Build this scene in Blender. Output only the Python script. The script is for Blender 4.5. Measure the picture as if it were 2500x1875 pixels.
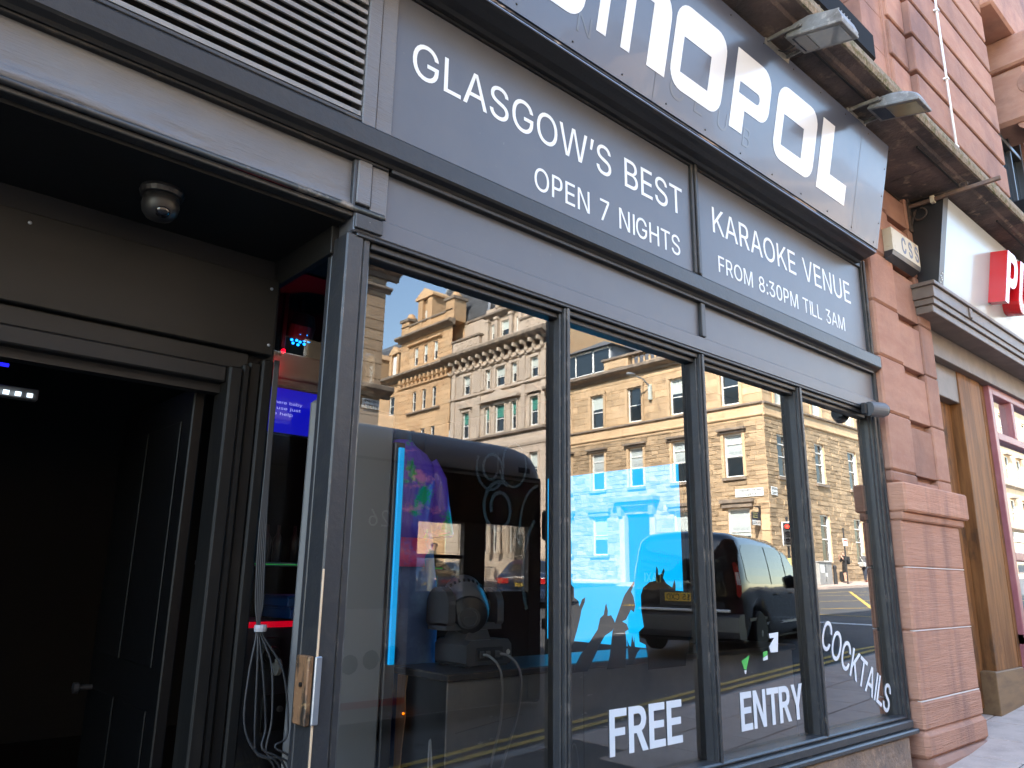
import bpy, bmesh, math, random
from mathutils import Vector, Matrix
random.seed(7)
R = math.radians
sc = bpy.context.scene
COL = sc.collection
for o in list(bpy.data.objects):
    bpy.data.objects.remove(o)

# ------------------------------------------------------------------ camera
YAW, PITCH, ROLL = 0.72416778, 0.24926456, 0.01525147
cam_d = bpy.data.cameras.new('camera'); cam = bpy.data.objects.new('camera', cam_d); COL.objects.link(cam)
fw = Vector((math.sin(YAW)*math.cos(PITCH), math.cos(YAW)*math.cos(PITCH), math.sin(PITCH)))
rt = Vector((math.cos(YAW), -math.sin(YAW), 0)); up = rt.cross(fw)
r2 = rt*math.cos(ROLL)+up*math.sin(ROLL); u2 = up*math.cos(ROLL)-rt*math.sin(ROLL)
m = Matrix((r2, u2, -fw)).transposed().to_4x4(); m.translation = Vector((0, -2.4, 1.6))
cam.matrix_world = m
cam_d.sensor_width = 36; cam_d.lens = 26.768; cam_d.clip_start = .02; cam_d.clip_end = 2000
sc.camera = cam

# ------------------------------------------------------------------ light
SUN = Vector((-.72, .30, .63)).normalized()          # towards the sun
world = bpy.data.worlds.new('World'); sc.world = world; world.use_nodes = True
wn = world.node_tree.nodes; wl = world.node_tree.links
sky = wn.new('ShaderNodeTexSky'); sky.sky_type = 'NISHITA'; sky.sun_disc = False
sky.sun_elevation = math.asin(SUN.z); sky.sun_rotation = math.atan2(SUN.x, SUN.y)
sky.air_density = 1.3; sky.dust_density = .5; sky.ozone_density = 2.0
bg = wn['Background']; bg.inputs[1].default_value = .15
wl.new(sky.outputs[0], bg.inputs[0])
sd = bpy.data.lights.new('sun', 'SUN'); sd.energy = 4.5; sd.angle = R(.5); sd.color = (1, .94, .85)
so = bpy.data.objects.new('sun', sd); COL.objects.link(so); so.location = (0, 0, 40)
so.rotation_euler = (-SUN).to_track_quat('-Z', 'Y').to_euler()
vs = sc.view_settings; vs.view_transform = 'Standard'; vs.look = 'None'; vs.gamma = 1; vs.use_curve_mapping = False
vs.exposure = 3.05
EXPO = 2.0**vs.exposure
sc.cycles.max_bounces = 10; sc.cycles.transparent_max_bounces = 24; sc.cycles.glossy_bounces = 6

# ------------------------------------------------------------------ materials
MAT = {}
def lin(c):
    return tuple(((x/255)/12.92 if x/255 <= .04045 else ((x/255+.055)/1.055)**2.4) for x in c)
def M(name, col, rough=.6, metal=0, spec=.5, var=None, var2=None, bump=None, bump2=None, emit=0, coat=0, rnd=0, edge=None, stretch=(1,1,1), alpha=None):
    m = bpy.data.materials.new(name); m.use_nodes = True; MAT[name] = m
    nt = m.node_tree; N = nt.nodes; L = nt.links; b = N['Principled BSDF']
    b.inputs['Roughness'].default_value = rough; b.inputs['Metallic'].default_value = metal
    b.inputs['Specular IOR Level'].default_value = spec; b.inputs['Coat Weight'].default_value = coat
    b.inputs['Base Color'].default_value = (*col, 1)
    if alpha is not None: b.inputs['Alpha'].default_value = alpha
    pos = None
    def vec(st=None):
        nonlocal pos
        if pos is None: pos = N.new('ShaderNodeNewGeometry')
        mp = N.new('ShaderNodeMapping'); mp.inputs['Scale'].default_value = st or stretch
        L.new(pos.outputs['Position'], mp.inputs['Vector']); return mp.outputs['Vector']
    def noise(s, det=5, st=None, ro=.6):
        t = N.new('ShaderNodeTexNoise'); t.inputs['Scale'].default_value = s; t.inputs['Detail'].default_value = det
        t.inputs['Roughness'].default_value = ro; L.new(vec(st), t.inputs['Vector']); return t.outputs['Fac']
    def mix(fac, a, c):
        x = N.new('ShaderNodeMix'); x.data_type = 'RGBA'
        if isinstance(fac, (int, float)): x.inputs[0].default_value = fac
        else: L.new(fac, x.inputs[0])
        for s, k in ((a, 6), (c, 7)):
            if isinstance(s, tuple): x.inputs[k].default_value = (*s, 1)
            else: L.new(s, x.inputs[k])
        return x.outputs[2]
    def ramp(f, lo, hi):
        r = N.new('ShaderNodeMapRange'); L.new(f, r.inputs[0]); r.inputs[1].default_value = lo; r.inputs[2].default_value = hi
        return r.outputs[0]
    cur = col
    for v in (var, var2):
        if v:
            s, c2, lo, hi = v[:4]
            cur = mix(ramp(noise(s, 6, v[4] if len(v) > 4 else None), lo, hi), cur, c2)
    if rnd:                                           # each stone or brick has its own tone
        at = N.new('ShaderNodeAttribute'); at.attribute_name = 'rnd'
        hs = N.new('ShaderNodeHueSaturation'); 
        mr = N.new('ShaderNodeMapRange'); L.new(at.outputs['Fac'], mr.inputs[0]); mr.inputs[3].default_value = 1-rnd; mr.inputs[4].default_value = 1+rnd
        L.new(mr.outputs[0], hs.inputs['Value'])
        if isinstance(cur, tuple): hs.inputs['Color'].default_value = (*cur, 1)
        else: L.new(cur, hs.inputs['Color'])
        cur = hs.outputs[0]
    if edge:                                          # chipped arrises: worn paint on corners
        w, c2, lo, hi = edge
        bv = N.new('ShaderNodeBevel'); bv.samples = 4; bv.inputs['Radius'].default_value = w
        g = N.new('ShaderNodeNewGeometry'); d = N.new('ShaderNodeVectorMath'); d.operation = 'DOT_PRODUCT'
        L.new(bv.outputs[0], d.inputs[0]); L.new(g.outputs['True Normal'], d.inputs[1])
        e = ramp(d.outputs['Value'], .97, .8)
        mu = N.new('ShaderNodeMath'); mu.operation = 'MULTIPLY'; L.new(e, mu.inputs[0]); L.new(ramp(noise(9, 6), lo, hi), mu.inputs[1])
        cur = mix(mu.outputs[0], cur, c2)
    if not isinstance(cur, tuple): L.new(cur, b.inputs['Base Color'])
    if emit:
        b.inputs['Emission Strength'].default_value = emit
        if isinstance(cur, tuple): b.inputs['Emission Color'].default_value = (*cur, 1)
        else: L.new(cur, b.inputs['Emission Color'])
    nrm = None
    for bp in (bump, bump2):
        if bp:
            s, st, dist = bp[:3]; k = N.new('ShaderNodeBump'); k.inputs['Strength'].default_value = st; k.inputs['Distance'].default_value = dist
            L.new(noise(s, 6, bp[3] if len(bp) > 3 else None), k.inputs['Height'])
            if nrm: L.new(nrm, k.inputs['Normal'])
            nrm = k.outputs[0]
    if nrm: L.new(nrm, b.inputs['Normal'])
    return m
def glass(name, ior=1.5, tint=(1, 1, 1), rough=0.0, gain=1.0, wob=0):
    m = bpy.data.materials.new(name); m.use_nodes = True; MAT[name] = m
    nt = m.node_tree; N = nt.nodes; L = nt.links; N.remove(N['Principled BSDF'])
    t = N.new('ShaderNodeBsdfTransparent'); t.inputs[0].default_value = (*tint, 1)
    g = N.new('ShaderNodeBsdfGlossy'); g.inputs['Roughness'].default_value = rough
    f = N.new('ShaderNodeFresnel'); f.inputs['IOR'].default_value = ior
    mu = N.new('ShaderNodeMath'); mu.operation = 'MULTIPLY'; mu.use_clamp = True; L.new(f.outputs[0], mu.inputs[0]); mu.inputs[1].default_value = gain
    if wob:
        p = N.new('ShaderNodeNewGeometry'); t2 = N.new('ShaderNodeTexNoise'); t2.inputs['Scale'].default_value = 1.1; t2.inputs['Detail'].default_value = 1
        L.new(p.outputs['Position'], t2.inputs['Vector']); k = N.new('ShaderNodeBump'); k.inputs['Strength'].default_value = wob; k.inputs['Distance'].default_value = .01
        L.new(t2.outputs['Fac'], k.inputs['Height']); L.new(k.outputs[0], g.inputs['Normal'])
    mx = N.new('ShaderNodeMixShader'); L.new(mu.outputs[0], mx.inputs[0]); L.new(t.outputs[0], mx.inputs[1]); L.new(g.outputs[0], mx.inputs[2])
    L.new(mx.outputs[0], N['Material Output'].inputs[0]); return m

WOODC = (.42, .24, .12)
M('black_paint', (.030, .031, .034), .42, var=(14, (.05, .048, .045), .5, .75), var2=(70, (.30, .27, .23), .72, .76), bump=(60, .3, .004), bump2=(7, .3, .006), edge=(.007, (.36, .30, .24), .54, .66))
M('black_paint_plain', (.030, .031, .034), .40, var=(5, (.045, .045, .046), .45, .8), bump=(90, .2, .002))
M('panel_paint', (.090, .094, .110), .38, var=(3, (.108, .109, .12), .4, .8), var2=(40, (.14, .14, .143), .68, .76), bump=(140, .15, .0015), bump2=(2.5, .12, .02))
M('board_paint', (.135, .131, .136), .38, var=(4, (.16, .155, .155), .4, .8), bump=(30, .45, .006, (.5, 1, 6)), bump2=(3.2, .6, .03, (.6, 1, 2.2)))
M('louvre_paint', (.21, .19, .165), .42, var=(12, (.33, .29, .25), .45, .75, (.3, 1, 1)), var2=(25, (.06, .055, .05), .58, .7, (.3, 1, 1)), bump=(50, .3, .003))
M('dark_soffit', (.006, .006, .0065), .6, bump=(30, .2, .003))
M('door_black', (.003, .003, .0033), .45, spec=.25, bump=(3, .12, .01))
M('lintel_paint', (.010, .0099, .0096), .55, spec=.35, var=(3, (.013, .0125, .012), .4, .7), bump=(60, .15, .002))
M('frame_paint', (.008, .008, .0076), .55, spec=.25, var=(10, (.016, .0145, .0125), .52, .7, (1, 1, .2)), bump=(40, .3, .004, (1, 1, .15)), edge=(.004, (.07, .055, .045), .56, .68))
M('worn_wood', (.26, .135, .065), .55, var=(20, (.03, .022, .016), .48, .60, (1, 1, .35)), var2=(30, (.42, .27, .13), .57, .68), bump=(40, .5, .004))
M('bare_wood', (.72, .52, .34), .6, var=(25, (.5, .3, .16), .45, .7, (1, 1, .1)), bump=(60, .4, .003, (1, 1, .1)))
M('white_vinyl', (.82, .84, .86), .4)
M('green_vinyl', (.08, .5, .09), .4)
M('black_vinyl', (.006, .006, .008), .5)
M('sign_panel', (.080, .095, .14), .24, spec=.45, coat=.15, var=(2, (.095, .11, .15), .4, .7), bump=(5, .05, .01))
M('sign_letter', (.80, .83, .87), .22, coat=.3)
M('ghost_letter', (.105, .115, .14), .2, coat=.2)
M('screw', (.02, .02, .02), .4, metal=.5)
M('metal_edge', (.45, .48, .53), .3, metal=.7)
# stone
M('red_stone', (.345, .172, .118), .85, var=(3.2, (.41, .225, .155), .35, .7, (1, 1, 3)), var2=(1.3, (.22, .115, .09), .50, .70, (1, 1, .6)), bump=(70, .5, .006, (1, 1, 4)), bump2=(9, .5, .012), rnd=.16)
M('red_stone_tooled', (.48, .238, .152), .85, var=(6, (.55, .29, .195), .4, .7, (.6, .6, 8)), var2=(1.6, (.31, .16, .12), .48, .68, (2.5, 1, .35)), bump=(22, .9, .012, (.25, .25, 7)), bump2=(60, .5, .004), rnd=.12)
M('brown_stone', (.27, .185, .13), .9, var=(4, (.15, .11, .09), .4, .7), var2=(14, (.4, .26, .17), .55, .7), bump=(12, .9, .03), bump2=(60, .6, .006))
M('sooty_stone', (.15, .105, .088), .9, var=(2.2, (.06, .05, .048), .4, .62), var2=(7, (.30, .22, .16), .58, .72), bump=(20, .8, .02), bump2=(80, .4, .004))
M('mossy_stone', (.26, .21, .15), .95, var=(14, (.13, .12, .05), .45, .62), var2=(40, (.36, .28, .2), .5, .7), bump=(40, 1, .02))
M('tan_stone', (.50, .345, .195), .88, var=(.9, (.57, .41, .25), .35, .7), var2=(2.4, (.33, .225, .135), .55, .78, (1, 1, .5)), bump=(12, .4, .02), rnd=.18)
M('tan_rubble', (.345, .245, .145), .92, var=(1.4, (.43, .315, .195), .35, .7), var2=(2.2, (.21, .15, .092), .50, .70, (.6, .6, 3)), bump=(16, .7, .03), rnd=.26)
M('orange_stone', (.54, .335, .175), .88, var=(.7, (.59, .41, .24), .35, .7), var2=(2, (.34, .22, .13), .6, .8), rnd=.14)
M('grey_stone', (.46, .37, .285), .88, var=(.8, (.52, .43, .34), .35, .7), var2=(2, (.30, .24, .19), .56, .8, (1, 1, .4)), rnd=.10)
M('brown_far_stone', (.36, .255, .165), .9, var=(1, (.42, .31, .2), .35, .7), rnd=.12)
M('soot_trim', (.19, .15, .115), .9, var=(2, (.33, .26, .19), .45, .7))
M('slate', (.085, .09, .095), .6, var=(6, (.12, .12, .12), .4, .7), rnd=.25)
M('white_wood', (.78, .78, .74), .45)
M('win_glass', (.018, .026, .032), .05, spec=.8)
M('blind_green', (.045, .22, .17), .6)
M('blind_white', (.50, .56, .52), .6)
M('film', (.42, .47, .46), .5)
M('film_text', (.20, .24, .25), .5)
M('lead', (.25, .27, .29), .5, metal=.3)
# street
M('asphalt', (.050, .050, .052), .85, var=(2.2, (.075, .073, .072), .45, .7), var2=(120, (.11, .105, .10), .6, .75), bump=(160, .6, .006))
M('pave_asphalt', (.075, .073, .072), .85, var=(1.1, (.045, .044, .045), .5, .54), var2=(150, (.14, .13, .12), .6, .75), bump=(160, .6, .006))
M('kerb_stone', (.26, .25, .24), .8, var=(9, (.17, .165, .16), .4, .7), bump=(60, .5, .004))
M('slab', (.47, .365, .30), .85, var=(5, (.36, .28, .23), .4, .7), var2=(40, (.54, .43, .36), .58, .7), bump=(50, .5, .004), rnd=.1)
M('yellow_line', (.55, .36, .07), .8, var=(20, (.25, .19, .08), .52, .68))
M('white_line', (.60, .60, .58), .8, var=(16, (.12, .12, .12), .55, .66))
M('sign_white', (.72, .74, .72), .4)
M('sign_black', (.02, .02, .022), .5)
M('grey_metal', (.30, .30, .29), .55, metal=.2, var=(7, (.42, .40, .36), .45, .7), bump=(40, .3, .003))
M('lamp_metal', (.22, .212, .195), .5, metal=.3, var=(8, (.12, .105, .09), .48, .7), var2=(26, (.36, .34, .30), .55, .7), bump=(50, .4, .003))
M('lamp_lens', (.20, .215, .21), .12, spec=.7, var=(5, (.30, .30, .27), .4, .7))
M('lamp_lens_amber', (.26, .21, .11), .15, spec=.7, var=(5, (.17, .135, .08), .4, .7))
M('iron', (.09, .07, .06), .6, metal=.3, var=(20, (.2, .12, .08), .5, .7))
M('rust_iron', (.13, .085, .065), .75, var=(16, (.23, .13, .08), .45, .7), bump=(60, .4, .003))
M('cream_plastic', (.62, .56, .42), .5, var=(8, (.40, .28, .14), .58, .72))
M('blue_grey_print', (.16, .19, .26), .5)
M('dark_plastic', (.022, .022, .024), .4, bump=(80, .15, .001))
M('mid_plastic', (.05, .05, .055), .35)
M('grey_plastic', (.13, .13, .135), .45)
M('lens_glass', (.01, .01, .014), .05, spec=.9)
M('white_conduit', (.78, .78, .76), .4)
M('sign_white_gloss', (.42, .45, .45), .25, spec=.4, coat=.1)
M('red_gloss', (.62, .012, .018), .25, coat=.4)
M('brown_paint', (.13, .10, .082), .5, var=(6, (.18, .14, .115), .4, .7), bump=(40, .2, .003))
M('orange_wood', (.27, .115, .038), .6, spec=.2, var=(16, (.15, .062, .02), .38, .60, (1, 1, .08)), var2=(2.6, (.05, .03, .02), .52, .64, (1, 1, .5)), bump=(40, .6, .005, (1, 1, .06)))
M('pale_wood', (.20, .115, .05), .6, var=(14, (.13, .07, .032), .45, .7, (.2, 1, 1)), bump=(40, .3, .003, (.2, 1, 1)))
M('mauve_paint', (.30, .10, .115), .38, var=(6, (.36, .14, .15), .4, .7), bump=(60, .15, .002))
# vehicles
M('taxi_black', (.005, .005, .0055), .10, coat=.6, spec=.4)
M('bus_grey', (.24, .24, .25), .5, coat=.1, bump=(40, .15, .004))
M('bus_dark', (.02, .02, .022), .3, coat=.3)
M('bus_white', (.45, .45, .46), .5)
M('car_blue', (.012, .022, .05), .2, coat=1.0)
M('car_silver', (.30, .31, .32), .3, metal=.6, coat=1.0)
M('car_glass', (.012, .014, .016), .03, spec=1.0)
M('tyre', (.018, .018, .018), .8)
M('alloy', (.62, .63, .64), .3, metal=.6)
M('tail_red', (.35, .012, .012), .15, coat=.6)
M('lamp_clear', (.6, .6, .62), .1, coat=.5)
M('plate_yellow', (.75, .48, .05), .4)
M('plate_text', (.01, .01, .01), .5)
M('taxi_yellow', (.50, .48, .16), .4)
# interior
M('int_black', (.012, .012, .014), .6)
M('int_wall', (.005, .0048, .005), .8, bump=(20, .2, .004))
M('bench_paint_lit', (.20, .203, .22), .5, var=(8, (.235, .235, .245), .45, .7), var2=(30, (.40, .40, .40), .68, .72, (.2, 1, 1)), bump=(30, .2, .004), edge=(.007, (.7, .52, .34), .42, .54))  # bench front: daylight falling on it is put into the lighter colour
M('bench_paint_shaded', (.035, .036, .04), .5, var=(8, (.05, .05, .052), .45, .7), bump=(30, .2, .004))  # rest of the same bench, colour darkened to stand for its shaded side
M('bench_top', (.05, .052, .06), .3, edge=(.008, (.55, .42, .27), .42, .52))
M('silver_plastic', (.20, .205, .22), .3, metal=.3)
M('stage_grey', (.075, .076, .082), .38, bump=(80, .1, .001))
M('stage_dark', (.022, .022, .024), .4)
M('ledge_black', (.013, .0135, .015), .42, var=(14, (.022, .021, .02), .5, .75), bump=(60, .25, .004), bump2=(7, .25, .006), edge=(.006, (.26, .2, .15), .56, .68))
M('paint_swirl', (.10, .30, .48), .6, alpha=.32)
M('chipped_band', (.02, .02, .022), .5, var=(9, (.36, .26, .18), .54, .60, (.35, 1, 2)), var2=(30, (.5, .42, .34), .60, .68, (.35, 1, 1)), bump=(30, .7, .006))
M('mortar', (.72, .66, .60), .9, bump=(80, .5, .004))
M('cable', (.34, .34, .36), .5)
M('cable_dark', (.04, .041, .043), .5)
M('jeans', (.10, .21, .52), .8, var=(9, (.17, .36, .75), .45, .7))
M('satin', (.17, .09, .85), .22, coat=.6, var=(7, (.0, .50, .10), .52, .60), var2=(5, (.95, .35, .95), .55, .66, (1, 1, 2)), bump=(9, .9, .03, (1.4, 1.4, .6)))
M('satin_pink', (.85, .10, .38), .25, coat=.5, var=(9, (.45, .15, .8), .5, .6), bump=(9, .8, .03))
M('dress_form', (.02, .02, .022), .5)
M('blue_crate', (.02, .12, .40), .4)
M('skin', (.48, .28, .2), .6)
M('hair', (.03, .02, .015), .6)
M('khaki', (.10, .095, .06), .85)
M('navy', (.02, .025, .04), .85)
M('black_cloth', (.012, .012, .013), .85)
M('grey_cloth', (.08, .08, .085), .85)
M('shoe', (.03, .02, .015), .6)
M('red_shoe', (.28, .05, .02), .6)
M('bag_blue', (.05, .42, .5), .6)
M('leaf', (.05, .10, .03), .7)
def EM(name, col, strength):
    return M(name, col, .5, emit=strength/EXPO)
EM('cyan_lit', (.0, .47, 1.0), 1.4)
EM('cyan_strip', (.0, .40, .9), .55)
EM('tv_blue', (.002, .004, .42), 1.0)
EM('tv_text', (.35, .40, .75), 1.0)
EM('led_white', (.75, .9, 1.0), 2.0)
EM('led_blue', (.0, .25, 1.0), 4.0)
EM('led_deep_blue', (.01, .01, 1.0), 2.5)
EM('led_red', (1.0, .0, .015), 3.0)
EM('strip_red', (.8, .0, .02), .55)
EM('led_orange', (1.0, .2, .0), 2.5)
EM('signal_red', (1.0, .02, .01), 30)
glass('shop_glass', 1.5, (.93, .96, .96), gain=3.25)
glass('side_glass', 1.5, (.9, .92, .92), gain=1.0)
M('partition_grey', (.16, .162, .16), .5, bump=(60, .2, .002))
M('sill_black', (.008, .008, .009), .8, spec=.15)
glass('bus_glass', 1.5, (.95, .96, .95), gain=.8)
glass('clear_glass', 1.5, (.9, .93, .93), gain=3.5)

# ------------------------------------------------------------------ geometry helpers
class MB:
    def __init__(s): s.v = []; s.f = []; s.r = []; s.smooth = False; s.mi = None
    def face(s, pts, r=None):
        i = len(s.v); s.v += [tuple(p) for p in pts]; s.f.append(tuple(range(i, i+len(pts)))); s.r.append(random.random() if r is None else r)
    def box(s, x0, x1, y0, y1, z0, z1, b=0, skip=()):
        r = random.random()
        if x0 > x1: x0, x1 = x1, x0
        if y0 > y1: y0, y1 = y1, y0
        if z0 > z1: z0, z1 = z1, z0
        b = min(b, (x1-x0)*.4, (y1-y0)*.4, (z1-z0)*.4)
        i = len(s.v)
        if b <= 0:
            s.v += [(x, y, z) for x in (x0, x1) for y in (y0, y1) for z in (z0, z1)]
            F = {'-x': (0, 1, 3, 2), '+x': (4, 6, 7, 5), '-y': (0, 4, 5, 1), '+y': (2, 3, 7, 6), '-z': (0, 2, 6, 4), '+z': (1, 5, 7, 3)}
            for k, q in F.items():
                if k not in skip: s.f.append(tuple(i+a for a in q)); s.r.append(r)
            return
        X = (x0, x1); Y = (y0, y1); Z = (z0, z1); idx = {}
        for a in (0, 1):
            for c in (0, 1):
                for d in (0, 1):
                    sx, sy, sz = (b if a == 0 else -b), (b if c == 0 else -b), (b if d == 0 else -b)
                    for ax, p in enumerate(((X[a], Y[c]+sy, Z[d]+sz), (X[a]+sx, Y[c], Z[d]+sz), (X[a]+sx, Y[c]+sy, Z[d]))):
                        idx[(a, c, d, ax)] = len(s.v); s.v.append(p)
        def q(*k): s.f.append(tuple(idx[t] for t in k)); s.r.append(r)
        q((0,0,0,0),(0,0,1,0),(0,1,1,0),(0,1,0,0)); q((1,0,0,0),(1,1,0,0),(1,1,1,0),(1,0,1,0))
        q((0,0,0,1),(1,0,0,1),(1,0,1,1),(0,0,1,1)); q((0,1,0,1),(0,1,1,1),(1,1,1,1),(1,1,0,1))
        q((0,0,0,2),(0,1,0,2),(1,1,0,2),(1,0,0,2)); q((0,0,1,2),(1,0,1,2),(1,1,1,2),(0,1,1,2))
        for c in (0, 1):
            for d in (0, 1): q((0,c,d,1),(0,c,d,2),(1,c,d,2),(1,c,d,1))
        for a in (0, 1):
            for d in (0, 1): q((a,0,d,0),(a,0,d,2),(a,1,d,2),(a,1,d,0))
            for c in (0, 1): q((a,c,0,0),(a,c,0,1),(a,c,1,1),(a,c,1,0))
            for c in (0, 1):
                for d in (0, 1): q((a,c,d,0),(a,c,d,1),(a,c,d,2))
    def prism(s, poly, y0, y1, plane='xz'):
        """polygon (a,b) pairs extruded; plane xz -> along y, yz -> along x, xy -> along z"""
        def P(a, b, t): return (a, t, b) if plane == 'xz' else ((t, a, b) if plane == 'yz' else (a, b, t))
        i = len(s.v); n = len(poly); r = random.random()
        s.v += [P(a, b, y0) for a, b in poly]+[P(a, b, y1) for a, b in poly]
        s.f.append(tuple(range(i, i+n))); s.f.append(tuple(range(i+2*n-1, i+n-1, -1))); s.r += [r, r]
        for k in range(n):
            j = (k+1) % n; s.f.append((i+k, i+n+k, i+n+j, i+j)); s.r.append(r)
    def tube(s, pts, rad, n=8, cap=True):
        pts = [Vector(p) for p in pts]; rings = []; r = random.random()
        rads = rad if isinstance(rad, (list, tuple)) else [rad]*len(pts)
        prev = None
        for k, p in enumerate(pts):
            t = (pts[min(k+1, len(pts)-1)]-pts[max(k-1, 0)]).normalized()
            ref = prev if prev else (Vector((0, 0, 1)) if abs(t.z) < .9 else Vector((1, 0, 0)))
            a = t.cross(ref).normalized(); c = a.cross(t).normalized(); prev = c
            i = len(s.v)
            for j in range(n):
                an = 2*math.pi*j/n; s.v.append(tuple(p+(a*math.cos(an)+c*math.sin(an))*rads[k]))
            rings.append(i)
        for k in range(len(rings)-1):
            for j in range(n):
                s.f.append((rings[k]+j, rings[k]+(j+1) % n, rings[k+1]+(j+1) % n, rings[k+1]+j)); s.r.append(r)
        if cap:
            s.f.append(tuple(rings[0]+j for j in range(n-1, -1, -1))); s.f.append(tuple(rings[-1]+j for j in range(n))); s.r += [r, r]
    def lathe(s, prof, c, axis='z', n=20):
        """profile (radius, height) around an axis through c"""
        r = random.random(); i = len(s.v); c = Vector(c)
        for rad, h in prof:
            for j in range(n):
                a = 2*math.pi*j/n; u, w = rad*math.cos(a), rad*math.sin(a)
                s.v.append(tuple(c+Vector((u, w, h) if axis == 'z' else ((u, h, w) if axis == 'y' else (h, u, w)))))
        for k in range(len(prof)-1):
            for j in range(n):
                s.f.append((i+k*n+j, i+k*n+(j+1) % n, i+(k+1)*n+(j+1) % n, i+(k+1)*n+j)); s.r.append(r)
        s.f.append(tuple(i+j for j in range(n))); s.f.append(tuple(i+(len(prof)-1)*n+j for j in range(n))); s.r += [r, r]
    def xf(s, mat, start=0):
        for k in range(start, len(s.v)): s.v[k] = tuple(mat @ Vector(s.v[k]))
    def ball(s, c, rx, ry=None, rz=None, n=10, m_=6):
        ry = ry or rx; rz = rz or rx; i = len(s.v); r = random.random()
        for k in range(m_+1):
            ph = math.pi*k/m_-math.pi/2
            for j in range(n):
                a = 2*math.pi*j/n; s.v.append((c[0]+rx*math.cos(ph)*math.cos(a), c[1]+ry*math.cos(ph)*math.sin(a), c[2]+rz*math.sin(ph)))
        for k in range(m_):
            for j in range(n): s.f.append((i+k*n+j, i+k*n+(j+1) % n, i+(k+1)*n+(j+1) % n, i+(k+1)*n+j)); s.r.append(r)
    def mesh(s, name, off=(0, 0, 0), smooth=False, fix=True):
        me = bpy.data.meshes.new(name)
        me.from_pydata([(v[0]-off[0], v[1]-off[1], v[2]-off[2]) for v in s.v], [], s.f)
        a = me.attributes.new('rnd', 'FLOAT', 'FACE'); a.data.foreach_set('value', s.r)
        if fix:
            bm = bmesh.new(); bm.from_mesh(me); bmesh.ops.recalc_face_normals(bm, faces=bm.faces); bm.to_mesh(me); bm.free()
        if smooth:
            me.polygons.foreach_set('use_smooth', [True]*len(me.polygons))
        me.update(); return me
def worldloc(o):
    v = Vector(o.location)
    while o.parent: o = o.parent; v += Vector(o.location)
    return v
def put(name, mb, mat, parent=None, base=None, smooth=False, autos=False):
    """one mesh object. parent given: part, coordinates stay in the world frame"""
    off = worldloc(parent) if parent else Vector(base or (0, 0, 0))
    me = mb.mesh(name, off, smooth); me.materials.append(MAT[mat] if isinstance(mat, str) else mat)
    o = bpy.data.objects.new(name, me); COL.objects.link(o)
    if parent: o.parent = parent
    else: o.location = off
    return o
def local(name, mb, mat, parent, smooth=False):
    """part whose coordinates are already local to the parent"""
    me = mb.mesh(name, (0, 0, 0), smooth); me.materials.append(MAT[mat]); o = bpy.data.objects.new(name, me); COL.objects.link(o); o.parent = parent; return o
def share(name, me, parent, loc, rz=0):
    o = bpy.data.objects.new(name, me); COL.objects.link(o); o.parent = parent; o.location = loc; o.rotation_euler = (0, 0, rz); return o
def tag(o, label, cat, group=None):
    o['label'] = label; o['category'] = cat
    if group: o['group'] = group
    return o
def thing(name, label, cat, loc=(0, 0, 0), rz=0, group=None):
    o = bpy.data.objects.new(name, None); COL.objects.link(o); o.location = loc; o.rotation_euler = (0, 0, rz); o.empty_display_size = .2
    return tag(o, label, cat, group)
def struct(o): o['kind'] = 'structure'; return o
def stuff(o): o['kind'] = 'stuff'; return o
def copy_tree(o, parent=None):
    c = o.copy(); COL.objects.link(c); c.parent = parent
    for ch in list(o.children): copy_tree(ch, c)
    return c
_tc = {}
def _inside(p, ring):
    c = False; n = len(ring)
    for i in range(n):
        (x0, y0), (x1, y1) = ring[i-1], ring[i]
        if (y0 > p[1]) != (y1 > p[1]) and p[0] < (x1-x0)*(p[1]-y0)/(y1-y0)+x0: c = not c
    return c
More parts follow.
